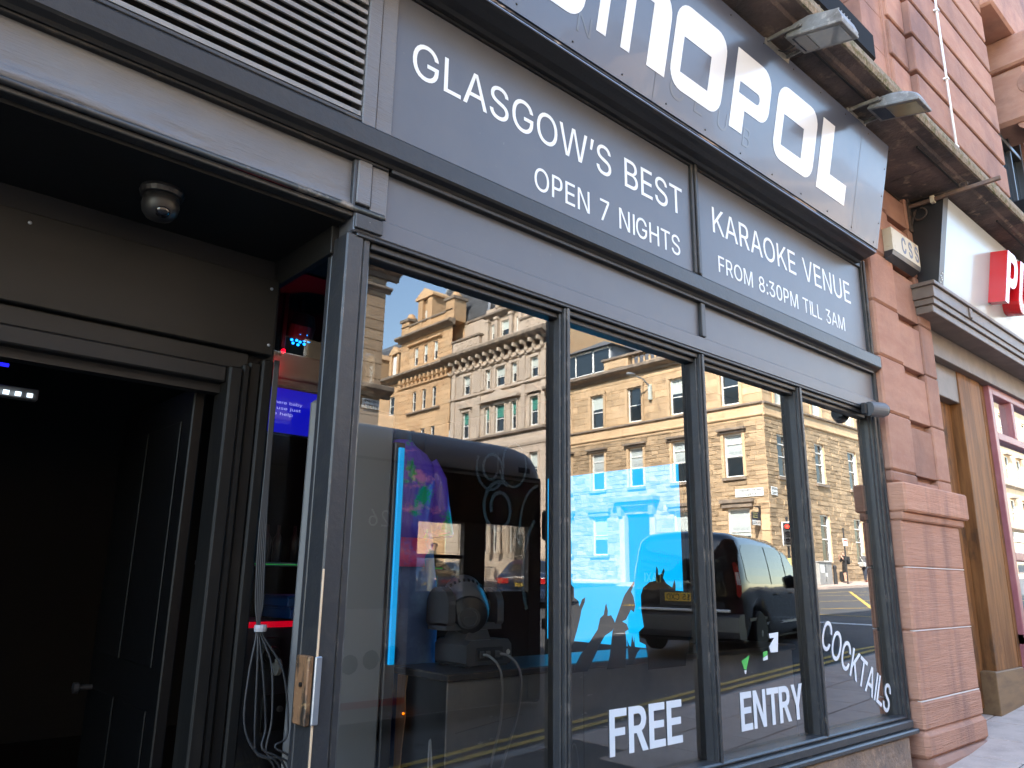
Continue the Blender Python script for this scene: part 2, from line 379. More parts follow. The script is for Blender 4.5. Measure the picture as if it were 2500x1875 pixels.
def _glyph(ch, bold):
    if (ch, bold) in _tc: return _tc[(ch, bold)]
    adv, rings = (HADV[ch], HEAVY[ch]) if bold == 'heavy' else GLYPH[ch]; rings = [[(r[k]/1000, r[k+1]/1000) for k in range(0, len(r), 2)] for r in rings]
    for r in rings:                                      # crossing notches become one sharp corner
        k = 0
        while k < len(r) and len(r) > 5:
            a, b, c, d = r[k-1], r[k], r[(k+1) % len(r)], r[(k+2) % len(r)]
            den = (b[0]-a[0])*(d[1]-c[1])-(b[1]-a[1])*(d[0]-c[0])
            if abs(den) > 1e-9:
                t = ((c[0]-a[0])*(d[1]-c[1])-(c[1]-a[1])*(d[0]-c[0]))/den; u = ((c[0]-a[0])*(b[1]-a[1])-(c[1]-a[1])*(b[0]-a[0]))/den
                if 0 < t < 1 and 0 < u < 1:
                    r[k] = (a[0]+(b[0]-a[0])*t, a[1]+(b[1]-a[1])*t); r.pop((k+1) % len(r)); continue
            k += 1
    groups = []
    for i, r in enumerate(rings):
        pts = r+[((r[k-1][0]+r[k][0])/2, (r[k-1][1]+r[k][1])/2) for k in range(len(r))]
        host = [j for j, q in enumerate(rings) if j != i and all(_inside(p, q) for p in pts)]
        groups.append((i, host[0] if host else None))
    V = []; F = []; lev = 0
    for i, h in groups:
        if h is not None: continue
        cu = bpy.data.curves.new('g', 'CURVE'); cu.dimensions = '2D'; cu.fill_mode = 'BOTH'; cu.extrude = .5; cu.offset = 0 if bold == 'heavy' else bold
        for ring in [rings[i]]+[rings[j] for j, hh in groups if hh == i]:
            sp = cu.splines.new('POLY'); sp.points.add(len(ring)-1); sp.use_cyclic_u = True
            for k, (x, y) in enumerate(ring): sp.points[k].co = (x, y, 0, 1)
        ob = bpy.data.objects.new('g', cu); COL.objects.link(ob); dg = bpy.context.evaluated_depsgraph_get(); me = bpy.data.meshes.new_from_object(ob.evaluated_get(dg))
        o = len(V); V += [(v.co.x, v.co.y, v.co.z+.17*lev) for v in me.vertices]; lev += 1; F += [tuple(o+k for k in p.vertices) for p in me.polygons]
        bpy.data.objects.remove(ob); bpy.data.curves.remove(cu); bpy.data.meshes.remove(me)
    _tc[(ch, bold)] = (adv/1000, V, F); return _tc[(ch, bold)]
HEAVY = {'E': [[0,0,480,0,480,120,140,120,140,310,440,310,440,425,140,425,140,590,470,590,470,710,0,710]],
 'F': [[0,0,140,0,140,300,420,300,420,415,140,415,140,590,470,590,470,710,0,710]],
 'N': [[0,0,130,0,130,480,400,0,540,0,540,710,410,710,410,235,140,710,0,710]],
 'T': [[195,0,335,0,335,590,530,590,530,710,0,710,0,590,195,590]],
 'R': [[0,0,140,0,140,290,220,290,385,0,550,0,360,315,430,350,480,410,500,500,485,590,440,655,370,695,290,710,0,710],[140,405,280,405,330,425,355,460,360,500,350,545,325,575,280,592,140,592]],
 'Y': [[200,0,340,0,340,280,545,710,390,710,270,425,150,710,-5,710,200,280]]}
HADV = {'E': 590, 'F': 580, 'N': 660, 'T': 600, 'R': 640, 'Y': 560}
def text_words(s, O, U, V, w, h, depth=.001, bold=0, font_w=None):
    """lettering fitted to a w x h box with its lower left corner at O, along U, up V, thickness along U x V; one MB per word"""
    x = 0; wd = [[]]
    for ch in s:
        if ch == ' ': x += .26; wd.append([]); continue
        if ch not in GLYPH: continue
        adv, vs, fs = _glyph(ch, bold); wd[-1].append(([(v[0]+x, v[1], v[2]) for v in vs], fs)); x += adv-.052
    al = [v for g in wd for (vs, _) in g for v in vs]
    x0 = min(v[0] for v in al); x1 = max(v[0] for v in al); y0 = min(v[1] for v in al); y1 = max(v[1] for v in al)
    O = Vector(O); U = Vector(U).normalized(); V = Vector(V).normalized(); W = U.cross(V); out = []
    for g in wd:
        if not g: continue
        mb = MB()
        for vs, fs in g:
            i = len(mb.v); mb.v += [tuple(O+U*((a-x0)/(x1-x0)*w)+V*((b-y0)/(y1-y0)*h)+W*((c+.5)*depth)) for a, b, c in vs]
            mb.f += [tuple(i+k for k in f) for f in fs]; mb.r += [.5]*len(fs)
        out.append(mb)
    return out
def text_mb(s, O, U, V, w, h, depth=.001, bold=0, mb=None, font_w=None):
    mb = mb or MB()
    for g in text_words(s, O, U, V, w, h, depth, bold):
        i = len(mb.v); mb.v += g.v; mb.f += [tuple(i+k for k in f) for f in g.f]; mb.r += g.r
    return mb
def gz(x):                                            # the pavement climbs to the right, then eases off at the junction
    return .0625*x if x < 12 else .75+.027*(x-12)
GLYPH = {
 'A': (529, [[16,0,201,509,276,509,463,0,395,0,232,478,245,478,85,0],[110,142,110,199,370,199,370,142]]),
 'B': (506, [[60,0,60,509,241,509,289,504,329,491,359,469,381,442,394,410,398,374,395,344,387,320,373,301,356,286,336,275,315,267,315,262,339,257,363,245,385,227,402,203,414,173,418,136,413,100,400,67,377,39,344,18,301,4,247,0],[125,57,245,57,296,63,330,80,349,105,355,137,352,161,342,184,327,203,306,218,279,228,248,231,125,231],[125,285,238,285,265,288,288,296,308,309,323,326,333,348,336,372,330,403,313,429,283,446,240,452,125,452]]),
 'C': (560, [[267,-7,205,1,150,25,104,63,70,115,48,179,40,254,48,329,70,393,104,445,150,484,205,508,267,516,305,513,340,504,373,490,402,471,427,447,448,418,463,385,473,348,408,348,401,373,389,395,375,413,357,428,337,440,315,449,292,454,267,456,223,450,184,432,150,403,125,364,109,314,103,254,109,194,125,145,151,105,184,76,223,59,267,53,292,55,315,60,337,69,357,81,375,96,389,114,401,136,408,160,473,160,463,124,448,91,428,62,402,38,373,19,341,5,305,-4]]),
 'D': (552, [[125,509,125,0,60,0,60,509],[219,0,96,0,96,57,215,57,272,63,318,81,354,110,379,149,394,198,399,255,394,312,379,361,354,399,320,428,275,446,221,452,93,452,93,509,225,509,294,501,353,478,399,441,433,391,455,329,462,255,455,181,433,119,398,68,351,31,291,8]]),
 'E': (468, [[60,0,60,509,372,509,372,452,125,452,125,286,355,286,355,229,125,229,125,57,375,57,375,0]]),
 'F': (460, [[60,0,60,509,369,509,369,452,125,452,125,278,346,278,346,221,125,221,125,0]]),
 'G': (570, [[269,-7,205,1,149,25,104,64,69,116,47,179,40,254,47,329,69,393,103,445,149,484,203,508,265,516,304,513,340,504,374,489,403,469,429,445,449,416,465,384,474,349,408,349,399,372,387,393,373,411,356,427,337,439,315,448,291,454,265,456,222,450,183,432,150,404,125,364,109,314,103,254,109,194,125,145,151,105,184,76,224,59,269,53,309,57,345,71,374,93,396,123,410,160,415,202,434,199,283,199,283,256,478,256,478,200,471,141,451,91,419,50,377,19,326,0]]),
 'H': (566, [[60,0,60,509,125,509,125,289,392,289,392,509,457,509,457,0,392,0,392,232,125,232,125,0]]),
 'I': (200, [[67,0,133,0,133,509,67,509]]),
 'K': (516, [[60,0,60,509,125,509,125,0],[104,145,104,216,364,509,448,509,231,276,228,276],[372,0,188,259,228,309,449,0]]),
 'L': (442, [[60,0,60,509,125,509,125,57,361,57,361,0]]),
 'M': (678, [[60,0,60,509,152,509,322,49,307,49,476,509,568,509,568,0,504,0,507,457,513,457,342,0,286,0,112,457,119,457,122,0]]),
 'N': (573, [[60,0,60,509,136,509,414,55,405,54,399,509,463,509,463,0,387,0,108,452,119,454,125,0]]),
 'O': (583, [[267,-7,205,1,150,25,105,63,70,115,48,179,40,254,48,329,70,393,105,445,150,484,205,508,267,516,329,508,384,484,429,445,464,393,486,329,493,254,486,179,464,115,429,63,384,25,329,1],[267,53,310,59,349,76,383,105,408,144,425,194,430,254,425,314,408,365,383,404,349,433,310,450,267,456,223,450,184,433,151,404,125,364,109,314,103,254,109,194,125,144,151,105,184,76,223,59]]),
 'P': (490, [[60,0,125,0,125,190,240,190,300,198,345,220,375,252,393,295,397,350,393,402,375,447,345,480,300,502,240,509,60,509],[125,248,238,248,278,253,306,270,325,300,331,350,325,398,306,430,278,446,238,451,125,451]]),
 'R': (510, [[60,0,125,0,125,200,235,200,345,0,420,0,302,212,345,232,375,262,392,300,397,352,393,402,375,447,345,480,300,502,240,509,60,509],[125,258,238,258,278,262,306,278,325,306,331,352,325,398,306,430,278,446,238,451,125,451]]),
 'S': (496, [[224,-9,172,-4,128,9,91,31,64,60,46,96,38,137,104,137,110,110,123,88,142,71,166,59,194,52,224,49,257,52,286,60,311,74,329,92,341,114,346,139,342,161,332,179,316,193,296,205,184,239,128,260,86,289,60,326,52,372,58,413,75,448,102,476,138,498,180,511,227,516,275,511,316,498,351,476,377,449,394,415,401,378,337,378,326,412,302,437,267,453,225,459,194,456,167,448,145,435,129,418,118,398,115,376,119,352,131,334,148,319,169,308,312,264,359,238,379,220,395,198,405,171,408,139,403,99,386,64,360,34,323,11,278,-4]]),
 'T': (498, [[32,452,32,509,417,509,417,452,257,452,257,0,193,0,193,452]]),
 'U': (567, [[259,-8,203,-2,154,15,114,43,85,80,66,124,60,173,60,509,124,509,124,178,128,144,141,113,160,87,187,68,220,56,259,52,298,56,331,68,357,87,377,113,389,144,393,178,393,509,457,509,457,173,451,124,433,80,403,43,363,15,315,-2]]),
 'V': (529, [[204,0,16,509,84,509,248,31,235,31,395,509,463,509,278,0]]),
 'W': (736, [[155,0,16,509,82,509,197,40,189,40,306,509,380,509,497,40,488,40,603,509,670,509,530,0,455,0,336,475,350,475,230,0]]),
 'X': (524, [[18,0,217,284,217,236,29,509,104,509,243,292,232,292,374,509,446,509,259,239,259,287,456,0,382,0,230,231,244,231,91,0]]),
 'Y': (521, [[203,0,203,208,16,509,91,509,236,264,250,230,224,230,237,265,381,509,455,509,268,208,268,0]]),
 '0': (503, [[227,-7,174,1,130,24,95,62,69,113,53,178,48,254,53,330,69,395,95,447,130,484,174,508,227,516,279,508,323,484,358,447,384,395,400,330,405,254,400,178,384,113,359,62,323,24,279,1],[227,50,261,56,290,74,313,103,330,144,340,194,344,254,340,314,330,365,313,405,290,435,261,453,227,460,192,453,163,435,140,405,123,365,113,314,109,254,113,194,123,144,140,103,163,74,192,56]]),
 '1': (503, [[76,0,76,55,391,55,391,0],[276,509,276,0,212,0,212,448,209,448,86,358,86,427,198,509]]),
 '2': (503, [[64,0,64,47,261,257,299,305,311,327,318,348,320,371,317,397,308,419,293,436,273,449,250,457,224,460,196,457,172,447,153,433,139,413,130,390,127,362,66,362,71,405,86,442,111,473,143,496,182,511,225,516,268,511,306,497,337,474,361,445,376,411,381,372,378,345,371,318,357,290,336,259,153,60,153,57,389,57,389,0]]),
 '3': (503, [[218,-7,173,-3,133,10,98,30,70,57,52,91,44,132,109,132,115,107,126,87,144,71,165,59,191,52,219,50,248,53,275,61,297,74,315,93,325,116,329,145,326,172,316,196,299,217,275,234,242,244,201,248,157,248,157,299,288,448,288,452,70,452,70,509,372,509,372,461,211,278,211,289,264,288,308,276,344,253,371,222,387,186,393,145,387,103,370,66,344,36,309,12,266,-2]]),
 '5': (503, [[221,-7,178,-2,140,11,108,32,83,60,66,93,60,130,122,130,127,108,138,89,154,73,173,60,196,52,221,50,250,53,276,64,298,82,314,104,324,131,328,162,324,193,314,221,297,244,275,262,248,273,218,277,192,275,167,268,145,258,128,246,67,253,96,509,366,509,366,452,151,452,134,301,155,315,178,325,203,331,229,334,263,330,294,321,321,306,345,285,364,260,379,231,388,199,391,163,385,117,369,76,343,41,309,15,268,-1]]),
 '6': (503, [[226,-7,182,-1,142,15,109,40,84,74,69,115,64,162,68,199,80,239,102,285,137,340,252,509,322,509,151,261,145,261,165,288,179,299,196,307,214,312,235,314,278,309,316,295,346,271,370,240,384,201,389,157,384,112,368,73,343,39,310,14,271,-2],[226,48,254,52,279,63,299,79,314,101,324,128,327,157,324,187,314,213,299,235,279,251,254,262,226,265,198,262,174,252,153,235,138,214,128,188,125,158,128,128,138,102,153,79,174,63,198,52]]),
 '7': (503, [[97,0,323,448,323,452,62,452,62,509,391,509,391,449,165,0]]),
 '8': (503, [[226,-7,178,-2,136,11,101,33,74,62,57,96,52,135,55,166,65,195,81,220,101,241,125,256,153,265,153,267,119,282,93,308,76,342,70,380,75,417,90,450,114,477,146,498,184,511,226,516,269,511,306,498,337,477,361,450,377,417,382,380,376,342,359,308,333,282,300,267,300,265,327,256,351,241,372,220,387,195,397,166,401,135,395,96,378,62,352,33,317,11,275,-2],[226,49,258,52,285,60,307,74,323,91,333,113,337,139,333,165,322,189,305,208,283,223,256,232,226,235,196,232,169,223,147,208,130,189,119,165,115,139,119,113,129,91,145,74,167,60,195,52],[226,290,252,292,274,300,293,313,307,330,316,351,319,376,316,399,308,420,294,437,275,449,252,457,226,460,200,457,177,449,159,437,145,420,136,399,133,376,136,351,145,330,159,313,178,300,201,292]]),
 ':': (237, [[95,-4,78,-1,63,9,53,24,50,41,53,59,63,73,78,83,95,87,113,83,128,73,138,59,141,41,138,24,128,9,113,-1],[95,271,78,274,63,284,53,299,50,316,53,334,63,349,78,359,95,362,113,359,128,349,138,334,141,316,138,299,128,284,113,274]]),
 '’': (226, [[52,318,82,509,151,509,98,318]]),
 'a': (439, [[160,-9,126,-5,94,5,68,22,48,45,35,73,30,108,34,138,43,161,58,179,78,193,100,203,125,211,252,230,265,235,273,243,273,279,267,297,256,311,240,322,220,329,196,331,171,329,149,322,132,313,118,301,107,288,100,274,41,291,57,322,79,346,104,364,133,375,163,382,194,384,215,383,239,379,263,372,286,360,306,343,322,320,333,290,337,251,337,0,277,0,277,52,272,52,264,38,252,25,236,12,215,1,190,-6],[170,45,202,49,228,59,248,74,263,93,272,115,276,138,276,190,134,159,117,150,103,139,95,124,92,105,94,87,102,72,114,61,130,52,149,47]]),
 'b': (474, [[229,-8,198,-5,172,4,153,17,138,31,118,59,112,59,112,0,53,0,53,509,114,509,114,319,118,319,137,346,152,360,171,373,197,381,229,384,274,378,313,361,345,332,370,293,385,245,390,189,385,133,370,84,346,45,313,16,274,-2],[220,47,253,51,279,66,301,88,316,117,325,151,328,189,325,227,316,261,301,290,280,311,253,325,220,330,188,325,161,312,140,291,125,263,116,229,113,189,116,150,125,115,140,86,162,65,188,51]]),
 'e': (453, [[212,-8,161,-2,117,16,82,46,56,85,40,132,34,187,39,242,55,290,81,329,115,359,157,378,205,384,236,382,266,374,294,361,319,341,341,315,357,282,368,242,371,169,75,169,75,221,338,221,310,202,307,237,298,269,283,294,263,314,237,326,205,330,173,326,146,313,125,294,109,270,99,241,96,211,96,178,100,139,110,106,128,80,151,61,179,50,212,46,234,48,254,53,271,61,285,73,297,88,306,105,365,91,353,63,335,39,311,19,283,4,249,-5]]),
 'h': (460, [[114,227,114,0,53,0,53,509,114,509,114,287,102,287,124,332,152,362,187,379,227,384,264,380,295,369,321,349,341,321,353,285,357,240,357,0,296,0,296,235,290,275,273,304,246,323,210,329,184,326,161,317,141,303,126,283,117,257]]),
 'l': (239, [[101,3,74,20,58,47,53,84,53,509,114,509,115,77,120,62,130,54,170,54,181,3]]),
 'p': (474, [[53,-143,53,379,112,379,112,319,118,319,137,346,152,360,171,373,197,381,229,384,274,378,313,361,345,332,370,293,385,245,390,189,385,133,370,84,346,45,313,16,274,-2,229,-8,198,-5,173,4,153,17,138,31,118,59,114,59,114,-143],[220,47,253,51,279,66,301,88,316,117,325,151,328,189,325,227,316,261,301,290,280,311,253,325,220,330,188,325,161,312,140,291,125,263,116,229,113,189,116,150,125,115,140,86,162,65,188,51]]),
 'r': (309, [[53,0,53,379,112,379,112,321,115,321,130,347,152,367,181,380,243,384,243,322,207,326,182,323,159,315,140,301,126,284,117,262,114,237,114,0]]),
 's': (414, [[182,-8,145,-5,112,3,84,18,62,38,45,63,36,94,94,107,105,79,124,60,150,49,181,45,217,50,244,62,262,81,268,103,265,121,254,136,237,147,212,155,149,170,104,186,72,208,53,237,47,274,51,305,65,332,87,354,115,370,149,381,187,384,223,381,254,372,279,358,299,339,314,316,324,290,268,277,258,298,243,316,219,328,187,333,156,329,131,317,114,299,109,277,112,258,124,243,144,232,172,223,229,209,275,194,306,171,325,142,331,107,326,75,312,47,290,24,260,6,223,-5]]),
 't': (277, [[204,379,204,327,6,327,6,379],[65,471,126,471,126,98,128,76,136,61,150,53,202,54,213,2,168,-4,125,2,92,21,72,52,65,93]]),
 'u': (460, [[182,-5,146,-1,115,11,89,31,69,59,57,95,53,139,53,379,114,379,114,144,119,105,137,75,164,56,200,50,226,53,249,62,268,77,283,97,293,122,296,153,296,379,357,379,357,0,298,0,298,92,307,92,286,47,257,17,222,0]]),
 'j': (216, [[53,379,114,379,114,-30,111,-63,102,-90,86,-113,65,-129,37,-139,-10,-143,-10,-87,2,-87,25,-83,40,-72,50,-54,53,-29],[83,443,67,446,53,455,44,468,41,483,44,499,53,512,67,521,83,524,100,521,114,512,123,499,126,483,123,468,114,455,100,446]]),
 'd': (474, [[195,-8,151,-2,111,16,79,45,55,84,39,133,34,189,39,245,55,293,79,332,112,361,151,378,196,384,228,381,253,373,272,360,287,346,306,319,311,319,311,509,372,509,372,0,313,0,313,59,307,59,287,31,272,17,252,4,227,-5],[205,47,236,51,263,65,284,86,299,115,309,150,312,189,309,229,300,263,284,291,263,312,237,325,205,330,172,325,145,311,124,290,108,261,99,227,96,189,99,151,109,117,124,88,145,66,172,51]]),
 'y': (439, [[47,-139,61,-86,88,-90,104,-89,118,-84,130,-74,141,-58,151,-36,163,-1,17,379,84,379,206,21,184,21,305,379,371,379,204,-58,191,-85,177,-107,159,-124,139,-136,117,-143]]),
}
# ------------------------------------------------------------------ ground, road, pavements
def poly_mb(outer, holes, P, t0, t1):
    """flat shape with holes (2D outlines) between offsets t0 and t1; P(a, b, t) -> world point"""
    cu = bpy.data.curves.new('p', 'CURVE'); cu.dimensions = '2D'; cu.fill_mode = 'BOTH'; cu.extrude = .5
    for ring in [outer]+list(holes):
        sp = cu.splines.new('POLY'); sp.points.add(len(ring)-1); sp.use_cyclic_u = True
        for k, (a, b) in enumerate(ring): sp.points[k].co = (a, b, 0, 1)
    ob = bpy.data.objects.new('p', cu); COL.objects.link(ob)
    dg = bpy.context.evaluated_depsgraph_get(); me = bpy.data.meshes.new_from_object(ob.evaluated_get(dg))
    mb = MB(); mb.v = [tuple(P(v.co.x, v.co.y, t0+(v.co.z+.5)*(t1-t0))) for v in me.vertices]; mb.f = [tuple(p.vertices) for p in me.polygons]; mb.r = [.5]*len(mb.f)
    bpy.data.objects.remove(ob); bpy.data.curves.remove(cu); bpy.data.meshes.remove(me); return mb
def rring(x0, x1, z0, z1, r=(0, 0, 0, 0), n=6):
    """rounded rectangle outline, radii: lower left, lower right, upper right, upper left"""
    o = []
    for (cx, cz, sx, sz, a0, rr) in ((x0, z0, 1, 1, 180, r[0]), (x1, z0, -1, 1, 270, r[1]), (x1, z1, -1, -1, 0, r[2]), (x0, z1, 1, -1, 90, r[3])):
        if rr <= 0: o.append((cx, cz)); continue
        for k in range(n+1):
            a = R(a0+90*k/n); o.append((cx+sx*rr+rr*math.cos(a), cz+sz*rr+rr*math.sin(a)))
    return o
XS = [-300, -100, -40, -20, -10, -4, 0, 3, 6, 9, 12, 16, 20, 26, 32, 34.5, 38, 44, 52, 60, 80, 100, 160, 300]
def gzc(x): return gz(x) if x > -10 else -.625+.004*(x+10)
def sheet(x0, x1, y0, y1, dz, skirt=.3):
    mb = MB(); xs = [x0]+[x for x in XS if x0 < x < x1]+[x1]
    for a, b in zip(xs, xs[1:]):
        mb.face([(a, y0, gzc(a)+dz), (b, y0, gzc(b)+dz), (b, y1, gzc(b)+dz), (a, y1, gzc(a)+dz)])
    return mb
struct(put('road', sheet(-300, 300, -300, 40, -.12), 'asphalt'))
near_pave = struct(put('pavement', sheet(-40, 90, -2.20, 1.2, 0), 'pave_asphalt'))
kerb = MB()
for a, b in zip([-40, -20, -10, -4], [-20, -10, -4, 0]): kerb.face([(a, -2.34, gzc(a)), (b, -2.34, gzc(b)), (b, -2.2, gzc(b)), (a, -2.2, gzc(a))])
for a, b in zip([16, 20, 32], [20, 32, 90]): kerb.face([(a, -2.34, gzc(a)), (b, -2.34, gzc(b)), (b, -2.2, gzc(b)), (a, -2.2, gzc(a))])
kerb_o = struct(put('kerb', kerb, 'kerb_stone'))
km = MB(); km.box(-.445, .445, -.07, .07, -.25, .004, .012); km.xf(Matrix.Rotation(-math.atan(.0625), 4, 'Y')); kme = km.mesh('kerb_stone'); kme.materials.append(MAT['kerb_stone'])
for k in range(18): share('kerb_stone', kme, kerb_o, (.45+.9*k, -2.27, gz(.45+.9*k)))
# paving slabs at the neighbour's doorway
sm = MB(); sm.box(-.295, .295, -.295, .295, -.05, .008, .006); sm.xf(Matrix.Rotation(-math.atan(.0625), 4, 'Y')); slab_me = sm.mesh('paving_slab'); slab_me.materials.append(MAT['slab'])
for i in range(-3, 9):
    for j in range(4):
        share('paving_slab', slab_me, near_pave, (6.75+.6*i+(.3 if j % 2 else 0), -.18-.6*j+(.6 if i > 0 else 0)*0, gz(6.75+.6*i+(.3 if j % 2 else 0))))
        
for j in range(2):
    for i in range(5): share('paving_slab', slab_me, near_pave, (7.05+.6*i, .42+.6*j, gz(7.05+.6*i)+.002))
# yellow lines along the kerb
def line_strip(x0, x1, y0, y1, dz=-.114):
    mb = MB(); xs = [x0]+[x for x in XS if x0 < x < x1]+[x1]
    for a, b in zip(xs, xs[1:]): mb.face([(a, y0, gzc(a)+dz), (b, y0, gzc(b)+dz), (b, y1, gzc(b)+dz), (a, y1, gzc(a)+dz)])
    return mb
yl = line_strip(-20, 17, -2.87, -2.78); yl.v; n0 = line_strip(-20, 17, -3.07, -2.98)
struct(put('yellow_line', yl, 'yellow_line')); struct(put('yellow_line', n0, 'yellow_line'))
def gline(p, q, w, name, mat, dz=-.113):
    p = Vector(p); q = Vector(q); d = (q-p).normalized(); nn = Vector((-d.y, d.x))*w/2; n = max(1, int((q-p).length/3)); mb = MB()
    for k in range(n):
        a = p+(q-p)*k/n; b = p+(q-p)*(k+1)/n
        mb.face([(t.x, t.y, gzc(t.x)+dz) for t in (a-nn, b-nn, b+nn, a+nn)])
    return struct(put(name, mb, mat))
for (p, q) in [((19, -5.6), (34, -5.6)), ((19, -13.6), (34, -13.6)), ((19, -5.6), (19, -13.6)), ((34, -5.6), (34, -13.6)),
               ((19, -9.6), (27, -13.6)), ((19, -5.6), (34, -13.4)), ((26, -5.6), (34, -9.8)), ((19, -9.6), (26, -5.6)), ((19, -13.4), (34, -5.7)), ((27, -13.6), (34, -9.8))]:
    gline(p, q, .12, 'box_junction_line', 'yellow_line')
gline((6, -7.4), (8.5, -7.4), .12, 'lane_line', 'white_line'); gline((11.5, -7.4), (14, -7.4), .12, 'lane_line', 'white_line')
gline((16.6, -2.9), (16.6, -7.2), .3, 'stop_line', 'white_line'); gline((5.7, -6.2), (6.5, -5.6), .2, 'lane_line', 'white_line', -.112)
gline((13.5, -15.6), (13.5, -15.7), .3, 'lane_line', 'white_line')
# far pavements
def far_pave(name, pts):
    mb = MB(); n = len(pts)
    mb.face([(x, y, gzc(x)) for x, y in pts])
    for k in range(n):
        (a, b), (c, d) = pts[k], pts[(k+1) % n]
        mb.face([(a, b, gzc(a)), (c, d, gzc(c)), (c, d, gzc(c)-.2), (a, b, gzc(a)-.2)])
    return struct(put(name, mb, 'slab'))
arc = [(34.3+2.2*(1-math.sin(a)), -15.6-2.2*(1-math.cos(a))) for a in [R(x) for x in (0, 30, 60, 90)]]
far_pave('far_pavement', [(120, -15.6)]+arc+[(34.3, -90), (38.5, -90), (38.5, -19.6), (120, -19.6)])
far_pave('far_pavement', [(-60, -15.6), (14.6, -15.6), (16.4, -17.4), (16.4, -90), (13, -90), (13, -19.6), (-60, -19.6)])

# ------------------------------------------------------------------ our sandstone building
bld = thing('sandstone_building', 'red sandstone building above the shops with grooved stone courses and a projecting stone cornice', 'building', (6.4, 0, .3))
w = MB(); w.box(-14, 24, .32, 14, 5.55, 16.5); put('wall', w, 'red_stone', bld)
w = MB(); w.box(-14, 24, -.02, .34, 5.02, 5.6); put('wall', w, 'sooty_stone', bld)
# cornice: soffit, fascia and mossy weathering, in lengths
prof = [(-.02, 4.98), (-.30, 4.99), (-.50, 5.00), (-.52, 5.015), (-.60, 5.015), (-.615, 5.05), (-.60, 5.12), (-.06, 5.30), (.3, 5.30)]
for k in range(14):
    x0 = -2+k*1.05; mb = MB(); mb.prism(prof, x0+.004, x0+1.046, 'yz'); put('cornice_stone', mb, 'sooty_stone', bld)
mb = MB(); mb.prism([(-.617, 5.018), (-.60, 5.018), (-.60, 5.122), (-.606, 5.128), (-.622, 5.118), (-.630, 5.06)], -2, 14, 'yz'); put('fascia_edge', mb, 'mossy_stone', bld)
mb = MB()
for k in range(130):
    x = -2+k*.113; y = -.595+random.uniform(-.012, .012); mb.ball((x, y, 5.115+random.uniform(-.01, .012)), random.uniform(.02, .07), random.uniform(.015, .03), random.uniform(.008, .02), 7, 4)
stuff(put('moss', mb, 'mossy_stone', bld, smooth=True))
for k in range(7): mb = MB(); mb.box(-1.6+k*1.9, -.6+k*1.9, -.47, -.455, 4.985, 5.0); put('drip_groove', mb, 'dark_soffit', bld)
def block(x0, x1, y0, y1, z0, z1, b=.008, mat='red_stone', par=bld):
    mb = MB(); mb.box(x0, x1, y0, y1, z0, z1, b); return put('block', mb, mat, par)
# grooved upper pilaster
zc = 5.16
k = 0
while zc < 9.6:
    h = .43; g = .05
    block(7.22, 9.86, -.16, .30, zc+g, zc+h, .01)
    block(6.80, 7.20, -.10, .30, zc+g, zc+h, .01)
    block(6.28+.012, 6.79, -.05, .3, zc+.003, zc+h+g-.053+.003, .004)
    zc += h; k += 1
w = MB(); w.box(6.75, 9.82, -.07, .31, 5.16, 9.7); put('wall', w, 'red_stone', bld)
w = MB(); w.box(9.86, 24, .20, .36, 5.16, 12); put('wall', w, 'red_stone', bld)
for zc in range(5, 12): block(9.88, 10.25, -.02, .3, zc+.0, zc+.97, .008); block(11.6, 13.2, -.02, .3, zc+.0, zc+.97, .008)
w = MB(); w.box(-4, 4.15, -.03, .33, 5.25, 9.7); put('wall', w, 'red_stone', bld)
def upper_window(x0, x1, zs):
    t = MB(); t.box(x0-.12, x1+.12, -.30, .1, zs-.26, zs, .02); sill = put('window_sill', t, 'sill_black', bld)
    t = MB(); t.box(x0, x1, .10, .12, zs, 9.6); gl = put('pane', t, 'win_glass', bld)
    t = MB()
    for x in (x0, x1-.07): t.box(x, x+.07, .02, .13, zs, 9.6, .006)
    for k in range(1, 3): t.box(x0+(x1-x0)*k/3-.02, x0+(x1-x0)*k/3+.02, .05, .13, zs, 9.6, .004)
    t.box(x0, x1, .02, .13, zs, zs+.08, .006); t.box(x0, x1, .03, .13, zs+1.2, zs+1.26, .006)
    put('window_frame', t, 'black_paint_plain', bld)
upper_window(4.15, 5.72, 6.05); upper_window(10.2, 11.6, 6.12)
# carved console beyond the pilaster
c = MB(); c.box(10.7, 11.5, -.45, .2, 8.3, 8.75, .03); c.box(10.75, 11.45, -.35, .2, 7.5, 8.3, .05)
put('console', c, 'red_stone', bld)
c = MB(); c.lathe([(.02, -.36), (.17, -.36), (.2, -.3), (.2, .3), (.17, .36), (.02, .36)], (11.1, -.40, 8.0), 'x', 16); c.lathe([(.02, -.4), (.08, -.4), (.08, .4), (.02, .4)], (11.1, -.40, 8.0), 'x', 12)
c.lathe([(.02, -.28), (.1, -.28), (.1, .28), (.02, .28)], (11.1, -.25, 7.5), 'x', 12); put('scroll', c, 'red_stone', bld, smooth=False)
w = MB(); w.box(9.86, 24, -.3, .3, 8.75, 9.3, .03); put('string_course', w, 'red_stone', bld)
